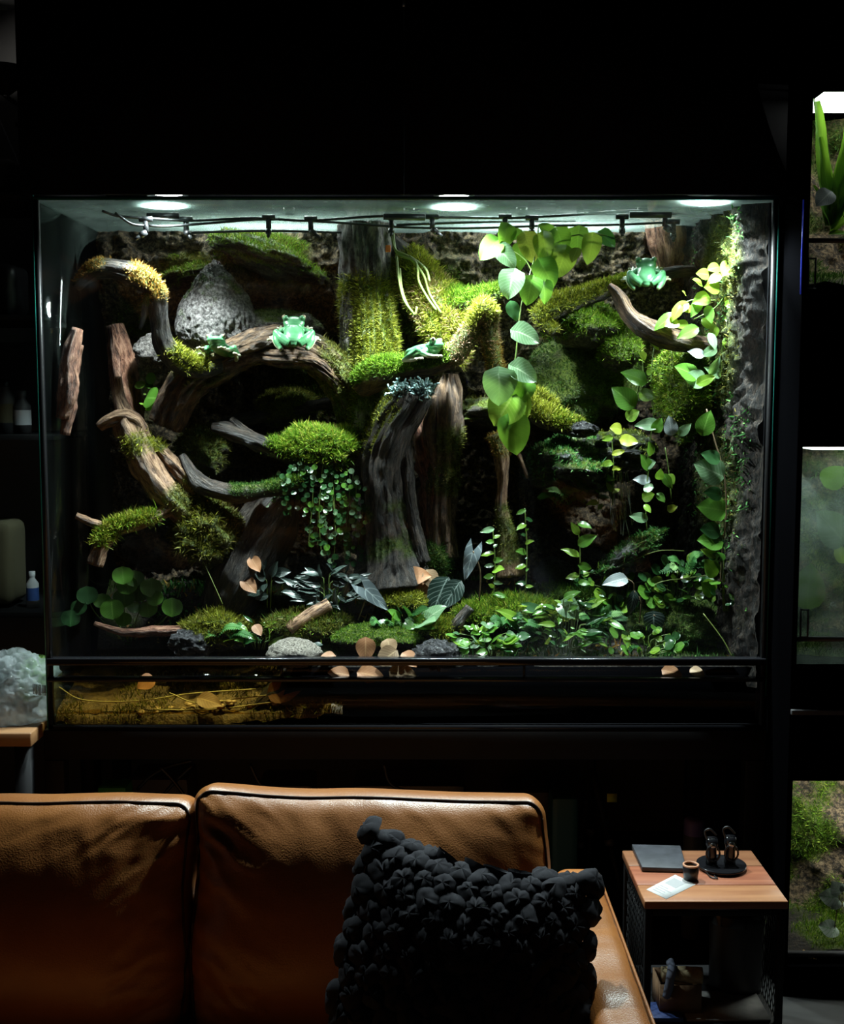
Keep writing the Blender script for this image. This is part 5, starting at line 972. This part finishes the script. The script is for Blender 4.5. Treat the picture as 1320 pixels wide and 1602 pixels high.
for nm, a, b in (('wall_panel', (-w_, -d_, 0), (w_, -d_ + .004, h_)), ('wall_panel', (-w_, d_ - .004, 0), (w_, d_, h_)), ('wall_panel', (-w_, -d_ + .005, 0), (-w_ + .004, d_ - .005, h_)), ('wall_panel', (w_ - .004, -d_ + .005, 0), (w_, d_ - .005, h_)), ('bottom_panel', (-w_ + .005, -d_ + .005, .001), (w_ - .005, d_ - .005, .005))): bx(nm, q + a, q + b, 'cardboard', cb)
C = catmull(np.array([q + [-.045, -.02, h_ + .016], q + [0, -.025, h_ + .018], q + [.06, -.03, h_ + .016]]), n=8); V, F, *_ = sweep(C, np.full(len(C), .019), 18, .12, .2, 3)
rl = tag(mk('rolled_cloth', V, F, 'cloth_beige', None, True, loc=q + [0, 0, h_]), 'rolled beige cloth lying on the cardboard box', 'cloth')
C = catmull(np.array([q + [-.04, -.058, h_ - .03], q + [-.03, -.056, h_ + .02], q + [-.024, -.045, h_ + .042], q + [-.02, -.01, h_ + .044]]), n=6); V, F, *_ = sweep(C, np.full(len(C), .010), 12, .2, .3, 5); tag(mk('blue_cloth', V, F, 'cloth_blue', None, True, loc=q + [0, 0, h_]), 'blue-grey rag hanging over the edge of the cardboard box', 'cloth')
fl = tag(bx('newspaper', (tx0 + .12, ty0 + .02, zsh + .001), (tx1 - .03, ty0 + .17, zsh + .008), 'paper_grey', None, loc=(tx0 + .2, ty0 + .1, zsh)), 'crumpled grey newspaper lying under the waste bin', 'paper')
tag(bx('notebook', (tx0 + .03, ty0 + .015, zsh + .001), (tx0 + .11, ty0 + .10, zsh + .014), 'book_blue', None, .002, loc=(tx0 + .07, ty0 + .05, zsh)), 'dark blue notebook at the front of the lower shelf', 'book')
# ================================================================== VIVARIUM RACK on the side
RX0, RX1, RY0, RY1 = 1.05, 1.72, 3.4, 4.1
rk = thing('vivarium_rack', 'tall black rack holding three small vivaria beside the big tank', 'rack', ((RX0 + RX1) / 2, 3.75, 0))
bx('side_panel', (RX0, RY0, 0), (RX0 + .016, RY1, 3.0), 'rack_black', rk, .002); bx('side_panel', (RX1 - .016, RY0, 0), (RX1, RY1, 3.0), 'rack_black', rk)
bx('back_panel', (RX0 + .017, RY1 - .012, 0), (RX1 - .017, RY1, 3.0), 'rack_black', rk)
bx('blue_glint_strip', (RX0 - .003, RY0 + .004, pt(1253, 460, RY0)[2]), (RX0 - .0005, RY0 + .008, pt(1253, 312, RY0)[2]), 'blue_glint', rk)  # faint blue reflection on the rack edge, built as a self-glowing strip
def rz(py): return pt(1290, py, RY0)[2]
for a, b in ((125, -300), (585, 460), (697, 586), (1110, 1046), (1222, 1111), (1600, 1512)):
    bx('fascia', (RX0 + .017, RY0, rz(a) if a < 1600 else 0), (RX1 - .017, RY0 + .03, rz(b) if b > -300 else 3.0), 'rack_black', rk, .002)
bx('top_panel', (RX0 + .017, RY0 + .031, 2.985), (RX1 - .017, RY1 - .013, 3.0), 'rack_black', rk)
for py in (117, 460, 585, 690, 1046, 1110, 1217, 1512): bx('shelf', (RX0 + .017, RY0 + .031, rz(py) - .018), (RX1 - .017, RY1 - .013, rz(py) - .003), 'rack_black', rk)
bx('cable_clip', (RX0 + .002, RY0 - .014, rz(1117)), (RX1, RY0 - .001, rz(1109)), 'dark_grey', rk, .002)
def viv(label, ytop, ybot, yrail, pane, light, lc, moss_m, seed, dens=9000):
    z1, z0 = rz(ytop), rz(ybot); x0, x1, y0, y1 = RX0 + .02, RX1 - .02, RY0 + .034, RY1 - .02
    t = thing('small_vivarium', label, 'vivarium', ((x0 + x1) / 2, y0, z0))
    bx('front_pane', (x0, y0 - .002, z0 + .002), (x1, y0 + .003, z1 - .002), pane, t)
    if yrail: bx('door_rail', (x0, y0 - .01, rz(yrail) - .006), (x1, y0 + .006, rz(yrail) + .006), 'dark_grey', t)
    def f(u, v):
        x = x0 + u * (x1 - x0); z = z0 + .01 + v * (z1 - z0 - .03); P = np.stack([x, np.full_like(x, y0 + .4), z], -1)
        P[..., 1] = y0 + .36 + .1 * fbm(P, 6, 3, seed) + .03 * fbm(P, 25, 3, seed + 1) - .16 * (1 - v) ** 3; return P
    V, F = gridsurf(70, 70, f); 
    if vnormals(V, F)[:, 1].mean() > 0: F = [q[:, ::-1] for q in F]
    mk_ = sstep(-.2, .25, fbm(V, 8, 3, seed + 2))
    o = mk('back_wall', V, F, 'soil_wall', t, True, {'moss': mk_ * .9, 'bv': V}); moss(o, V, F, mk_, dens, moss_m, .013, .0022, seed)
    def g(u, v):
        x = x0 + u * (x1 - x0); Y = y0 + .01 + v * .34; P = np.stack([x, Y, np.zeros_like(x)], -1); P[..., 2] = z0 + .02 + .06 * v + .02 * fbm(P, 9, 3, seed + 5); return P
    V, F = gridsurf(50, 30, g); mk_ = sstep(-.25, .2, fbm(V, 9, 3, seed + 7)); o = mk('soil_floor', V, F, 'wet_soil', t, True, {'moss': mk_ * .9, 'bv': V}); moss(o, V, F, mk_, dens // 2, moss_m, .013, .0022, seed + 1)
    bx('lamp_panel', (x0 + .06, y0 + .08, z1 - .012), (x1 - .1, y0 + .3, z1 - .004), 'lamp_panel_white', t)
    ld = bpy.data.lights.new('vivarium_light', 'AREA'); lo = bpy.data.objects.new('vivarium_light', ld); COL.objects.link(lo); lo.parent = t
    ld.shape = 'RECTANGLE'; ld.size = .45; ld.size_y = .2; ld.energy = light; ld.color = lc; lo.location = (0, .19, z1 - z0 - .016)
    return t
viv('top small vivarium with a strap-leaved plant under a bright lamp', 125, 455, 374, 'glass_clear', 2.6, (.95, 1, .9), 'moss_deep', 60)
viv('dim low vivarium with pale driftwood under the top one', 464, 582, None, 'glass_clear', .06, (1, .95, .85), 'moss_olive', 65, 2500)
viv('fogged small vivarium with a large oval leaf at the glass', 700, 1044, 1003, 'glass_fog', 1.1, (.85, 1, .92), 'moss_deep', 70)
viv('lowest small vivarium full of green moss', 1225, 1510, 1500, 'glass_clear', 2.8, (.95, 1, .9), 'moss_green', 80, 14000)
for py0, py1, nm in ((402, 452, 'clear plastic vent on the top small vivarium'), (955, 1000, 'clear plastic vent on the fogged small vivarium')):
    a, b = pt(1266 if py0 < 500 else 1254, py1, RY0), pt(1281 if py0 < 500 else 1269, py0, RY0); m = MB()
    for q0, q1 in (((a[0], a[2]), (b[0], a[2] + .004)), ((a[0], b[2] - .004), (b[0], b[2])), ((a[0], a[2]), (a[0] + .004, b[2])), ((b[0] - .004, a[2]), (b[0], b[2]))): m.box((q0[0], RY0 + .018, q0[1]), (q1[0], RY0 + .024, q1[1]))
    tag(m.build('vent_frame', 'dark_grey', None, loc=(a[0], RY0 + .02, a[2])), nm, 'vent')
sp_ = thing('strap_leaf_plant', 'green strap-leaved plant in the top small vivarium', 'plant', pt(1300, 360, 3.6))
for b, t, w in (((1296,352),(1284,150),1.0),((1300,352),(1290,215),1.3),((1296,345),(1345,160),1.0),((1300,350),(1352,215),1.2),((1296,352),(1350,270),1.3),((1300,362),(1352,318),1.2),((1304,352),(1330,190),1.0),((1296,366),(1345,360),1.1),((1300,356),(1280,290),1.4)):
    leafpx(sp_, 'strap', LG, b, t, 3.62, w, .07, .5, 0.0)
tag(leafpx(None, 'oval', 'leaf_white', (1300, 300), (1278, 318), 3.5, 1.3), 'pale dead leaf caught in the strap-leaved plant', 'leaf')
vl = thing('oval_leaf_plant', 'large oval ribbed leaf pressed near the fogged glass', 'plant', pt(1262, 950, 3.47)); leafpx(vl, 'oval', LG, (1262, 952), (1266, 882), 3.47, 1.0, .0, .2); leafpx(vl, 'oval', S, (1320, 850), (1285, 800), 3.5, 1.2); leafpx(vl, 'oval', LG, (1290, 760), (1320, 730), 3.5, 1.3); leafpx(vl, 'lance', LI, (1318, 880), (1310, 850), 3.5, 1.0); stems(vl, [[(1262,990,3.48),(1261,970,3.47),(1262,952,3.47)]])
wood_thing('pale_driftwood', 'small pale bent driftwood in the dim low vivarium', 'driftwood', [[(1265,503,3.55,4),(1285,490,3.54,5),(1298,498,3.54,4),(1312,525,3.53,4),(1325,530,3.53,4)], [(1265,520,3.55,3),(1290,516,3.54,3),(1312,525,3.53,3)]], 'bark_tan', .15, .3, 12, seed=91)
vs = thing('striped_leaf_plant', 'small plant with white-striped leaves in the lowest vivarium', 'plant', pt(1305, 1450, 3.5))
for b, t in (((1310,1405),(1284,1402)),((1312,1408),(1302,1422)),((1314,1398),(1304,1382)),((1318,1395),(1330,1384)),((1306,1455),(1284,1448)),((1308,1452),(1300,1466)),((1322,1410),(1330,1424))): leafpx(vs, 'oval', 'leaf_stripe', b, t, 3.5, 1.2)
stems(vs, [[(1304,1470,3.5),(1308,1430,3.5),(1314,1400,3.5)]], .0015, 'stem_brown')
plain('gold_skin', (.42, .24, .05), .35)
gm = FM.copy(); gm.materials.clear(); gm.materials.append(M['gold_skin']); gf = bpy.data.objects.new('small_frog', gm); COL.objects.link(gf); gf.location = tuple(pt(1262, 1498, 3.45)); gf.scale = (.04,) * 3; gf.rotation_euler = (math.radians(20), 0, math.radians(150)); tag(gf, 'tiny golden-brown frog at the sill of the lowest vivarium', 'frog')
# ================================================================== LEFT: table, bag, shelf
tw = thing('wooden_table', 'wooden table top at the edge of the picture beside the tank', 'table', (-1.5, 3.9, 0)); ztw = pt(40, 1147, 3.5)[2]
for i in range(3): bx('plank', (-2.1, 3.5 + i * .26, ztw - .042), (-1.152, 3.757 + i * .26, ztw), 'wood_table', tw, .004)
for x in (-2.08, -1.21):
    for y in (3.52, 4.2): bx('leg', (x, y, 0), (x + .045, y + .045, ztw - .043), 'black_metal', tw)
def bagf(seed, c, r, mat, lab, nm, cat):
    px, py, Y = c; ce = pt(px, py, Y); n = (150, 90); th = np.linspace(0, 2 * np.pi, n[0], endpoint=False); ph = np.linspace(.001, np.pi - .001, n[1]); T, P = np.meshgrid(th, ph, indexing='ij')
    D = np.stack([np.sin(P) * np.cos(T), np.sin(P) * np.sin(T), np.cos(P)], -1).reshape(-1, 3); D = np.sign(D) * np.abs(D) ** .75
    f = 1 + .18 * fbm(D, 1.6, 3, seed) + .16 * (1 - 2 * np.abs(fbm(D, 2.6, 2, seed + 2))) + .07 * (1 - 2 * np.abs(fbm(D, 7, 3, seed + 5))); V = D * np.array([pr(r[0], Y), pr(r[2], Y), pr(r[1], Y)]) * f[:, None] + ce
    V[:, 2] = np.maximum(V[:, 2], ztw + .002); i = np.arange(n[0])[:, None]; i2 = (i + 1) % n[0]; j = np.arange(n[1] - 1)[None]
    return tag(mk(nm, V, [np.stack([i * n[1] + j, i * n[1] + j + 1, i2 * n[1] + j + 1, i2 * n[1] + j], -1).reshape(-1, 4)], mat, None, True, loc=(ce[0], ce[1], ztw)), lab, cat)
bagf(5, (18, 1092, 3.72), (62, 60, 70), 'bag_plastic', 'crumpled clear plastic bag with printing on the wooden table', 'plastic_bag', 'bag')
bagf(8, (58, 1062, 3.80), (24, 30, 34), 'bag_green', 'green packet showing through the clear plastic bag', 'green_packet', 'packet')
pbg = bpy.data.objects['plastic_bag']
for k in range(9): p = pt(52 + k * 2.4, 1078 + .3 * k, 3.60); bx('barcode_bar', p - [.0012 * (1 + k % 3 * .4), 0, .016], p + [.0012, .0006, .016], 'ink_grey', pbg)
for k in range(7): p = pt(20, 1062 + k * 6, 3.60); bx('text_line', p - [.022 + .012 * (k % 3), 0, .0012], p + [.022, .0006, .0012], 'ink_grey', pbg)
sh = thing('storage_shelf', 'black metal storage shelf in the dark beside the tank', 'shelf', (-1.6, 4.4, 0))
for py in (300, 492, 680, 958):
    z = pt(20, py, 4.2)[2]; bx('shelf_board', (-2.2, 4.2, z - .02), (-1.27, 4.68, z), 'black_metal', sh, .002)
for x in (-2.2, -1.29): bx('upright', (x, 4.66, 0), (x + .02, 4.69, 2.6), 'black_metal', sh)
def shz(py): return pt(20, py, 4.2)[2]
def bottle(px, base_py, h, r, mats, lab, Y=4.3):
    p = pt(px, base_py, Y); p[2] = shz(base_py) + .001; t = thing('bottle', lab, 'bottle', p)
    MB().lathe(p, [(.001, 0), (r, 0), (r, h * .66), (r * .45, h * .8), (r * .42, h * .88)], 20).build('bottle_body', mats[0], t, smooth=True)
    MB().lathe(p, [(r * .5, h * .86), (r * .5, h), (.001, h)], 16).build('cap', mats[1], t); MB().lathe(p, [(r * 1.01, h * .2), (r * 1.01, h * .55)], 20).build('paper_label', mats[2], t)
bottle(52, 958, .13, .022, ('white_plastic', 'white_plastic', 'blue_print'), 'white bottle with a blue paper label on the lower shelf')
bottle(10, 680, .19, .035, ('dark_grey', 'black_gloss', 'olive_cloth'), 'dark spray bottle on the middle shelf')
bottle(36, 680, .15, .03, ('dark_grey', 'dark_grey', 'white_plastic'), 'grey jar with a pale label beside the dark spray bottle')
for (px, base, w, h, mt, lab, nm, cat) in ((8, 492, .16, .17, 'black_rubber', 'black rounded case on the upper shelf', 'black_case', 'case'), (14, 300, .12, .12, 'dark_grey', 'dark grey box high on the top shelf', 'storage_box', 'box'), (10, 958, .14, .30, 'olive_cloth', 'tall olive-brown bag standing on the lower shelf', 'olive_bag', 'bag')):
    p = pt(px, base, 4.32); z = shz(base) + .001; P, F = rbox((w / 2, .09, h / 2), .03, (14, 12, 14)); P = P * (1 + .05 * fbm(P, 12, 2, 3))[:, None]; tag(mk(nm, P + [p[0] - .03, 4.36, z + h / 2 + .008], F, mt, None, True, loc=(p[0], 4.36, z)), lab, cat)
p = pt(8, 150, 4.4); lmp = thing('added_wall_lamp', 'small black uplight lamp added high beside the hood to brighten the wall', 'lamp', (p[0], 4.45, shz(300) + .2))  # made-up lamp, added so the upper left wall glows faintly
MB().lathe(p, [(.012, 0), (.05, .03), (.068, .1), (.064, .1), (.046, .036), (.008, .006)], 24).build('lamp_shade', 'black_metal', lmp, smooth=True); MB().lathe(p, [(.001, .02), (.016, .03), (.02, .05), (.012, .066), (.001, .07)], 16).build('bulb', 'added_bulb_warm', lmp, smooth=True)
ld = bpy.data.lights.new('uplight', 'POINT'); lo = bpy.data.objects.new('uplight', ld); COL.objects.link(lo); lo.parent = lmp; ld.energy = 2.6; ld.color = (1, .95, .86); ld.shadow_soft_size = .02; lo.location = tuple(p + [0, 0, .088] - base_of(lmp))  # added point light brightening the wall above the shelf
MB().tube(np.array([p + [0, 0, .0], p + [0.03, .1, -.02], p + [.04, .22, -.05]]), .008, 8).build('lamp_arm', 'black_metal', lmp, smooth=True); bx('clamp', p + [-.02, .16, -.07], p + [.1, .2, -.055], 'black_metal', lmp)
C = catmull(np.array([pt(-30, 120, 4.5), pt(0, 190, 4.5), pt(20, 235, 4.5), pt(36, 268, 4.5), pt(70, 320, 4.5)]), n=6); tag(MB().tube(C, .0035, 6).build('hanging_cable', 'white_plastic', None, smooth=True, loc=C[0]), 'pale cable hanging diagonally in front of the grey wall', 'cable')
# ================================================================== under the tank
for i, (L, lab) in enumerate((([(215,1235,3.95),(235,1215,3.95),(262,1200,3.95),(300,1190,3.95)], 'black cable drooping from the stand left of the cushion gap'), ([(250,1200,3.9),(268,1218,3.9),(285,1240,3.9),(300,1262,3.9)], 'black cable crossing down behind the cushion gap'), ([(300,1198,3.92),(275,1222,3.92),(255,1245,3.92),(245,1265,3.92)], 'black cable crossing up behind the cushion gap'), ([(390,1195,3.9),(410,1230,3.9),(450,1245,3.9),(490,1240,3.9)], 'black cable loop under the tank above the wide cushion'), ([(600,1195,3.9),(610,1225,3.9),(640,1238,3.9),(700,1240,3.9)], 'sagging black cable under the middle of the tank'))):
    C = catmull(ppath(L), n=6); tag(MB().tube(C, .006, 7).build('black_cable', 'black_rubber', None, smooth=True, loc=C[0]), lab, 'cable')
tp = thing('tripod', 'folded black tripod leaning under the tank beside the sofa', 'tripod', (pt(930, 1300, 3.9)[0], 3.9, 0))
top = pt(925, 1200, 4.0)
MB().tube(np.array([top, top + [0, 0, .1]]), .018, 12).build('head', 'black_metal', tp, smooth=True)
for dx, dy in ((-.09, -.1), (.12, -.06), (.02, .16)):
    e = np.array([top[0] + dx, top[1] + dy, 0.0]); k = top + (e - top) * .5; m = MB(); MB().tube(np.array([top, k]), .013, 10).build('leg', 'black_metal', tp, smooth=True); MB().tube(np.array([k, e]), .009, 10).build('leg_extension', 'black_metal', tp, smooth=True)
    MB().tube(np.array([k - (e - top) * .02, k + (e - top) * .02]), .017, 10).build('clamp', 'dark_grey', tp)
p = pt(957, 1248, 3.85); tag(bx('lime_tag', p - [.016, .002, .014], p + [.016, .002, .014], 'lime_tag', None, loc=p), 'small lime tag hanging on the tripod', 'tag')
def fl_(px, py, Y): p = pt(px, py, Y); p[2] = 0; return p
p = fl_(880, 1320, 3.9); P, F = rbox((.045, .06, .22), .015, (8, 8, 12)); tag(mk('teal_canister', P + p + [0, 0, .225], F, 'teal_plastic', None, True, loc=p), 'teal canister standing behind the end of the sofa', 'canister')
p = fl_(1086, 1290, 3.8); bt = thing('spray_can', 'dark can with a purple cap behind the side table', 'can', p); zc = pt(1086, 1305, 3.8)[2]
MB().lathe(p, [(.001, 0), (.034, 0), (.034, zc), (.03, zc + .005)], 24).build('can_body', 'dark_grey', bt, smooth=True); MB().lathe(p, [(.033, zc), (.033, zc + .045), (.026, zc + .055), (.001, zc + .055)], 24).build('cap', 'purple_cap', bt, smooth=True)
p = pt(180, 1225, 3.95); p2 = p.copy(); p2[2] = 0; P, F = rbox((.05, .05, p[2] / 2), .012, (8, 8, 10)); tag(mk('green_jug', P + p2 + [0, 0, p[2] / 2 + .001], F, 'green_plastic', None, True, loc=p2), 'green jug standing under the tank near the stand leg', 'jug')
for (px, w, hh, mt, lab, nm) in ((255, .11, 1205, 'dark_grey', 'grey storage tub under the tank behind the cushion gap', 'storage_tub'), (640, .2, 1215, 'black_rubber', 'black filter box under the middle of the tank', 'filter_box'), (820, .09, 1225, 'dark_grey', 'dark grey box under the tank by the tripod', 'storage_box'), (450, .1, 1215, 'black_rubber', 'black pump box under the tank above the wide cushion', 'pump_box')):
    p = pt(px, hh, 4.25); h = p[2]; P, F = rbox((w, .1, h / 2), .02, (10, 8, 12)); tag(mk(nm, P + [p[0], 4.25, h / 2 + .001], F, mt, None, True, loc=(p[0], 4.25, 0)), lab, 'box')
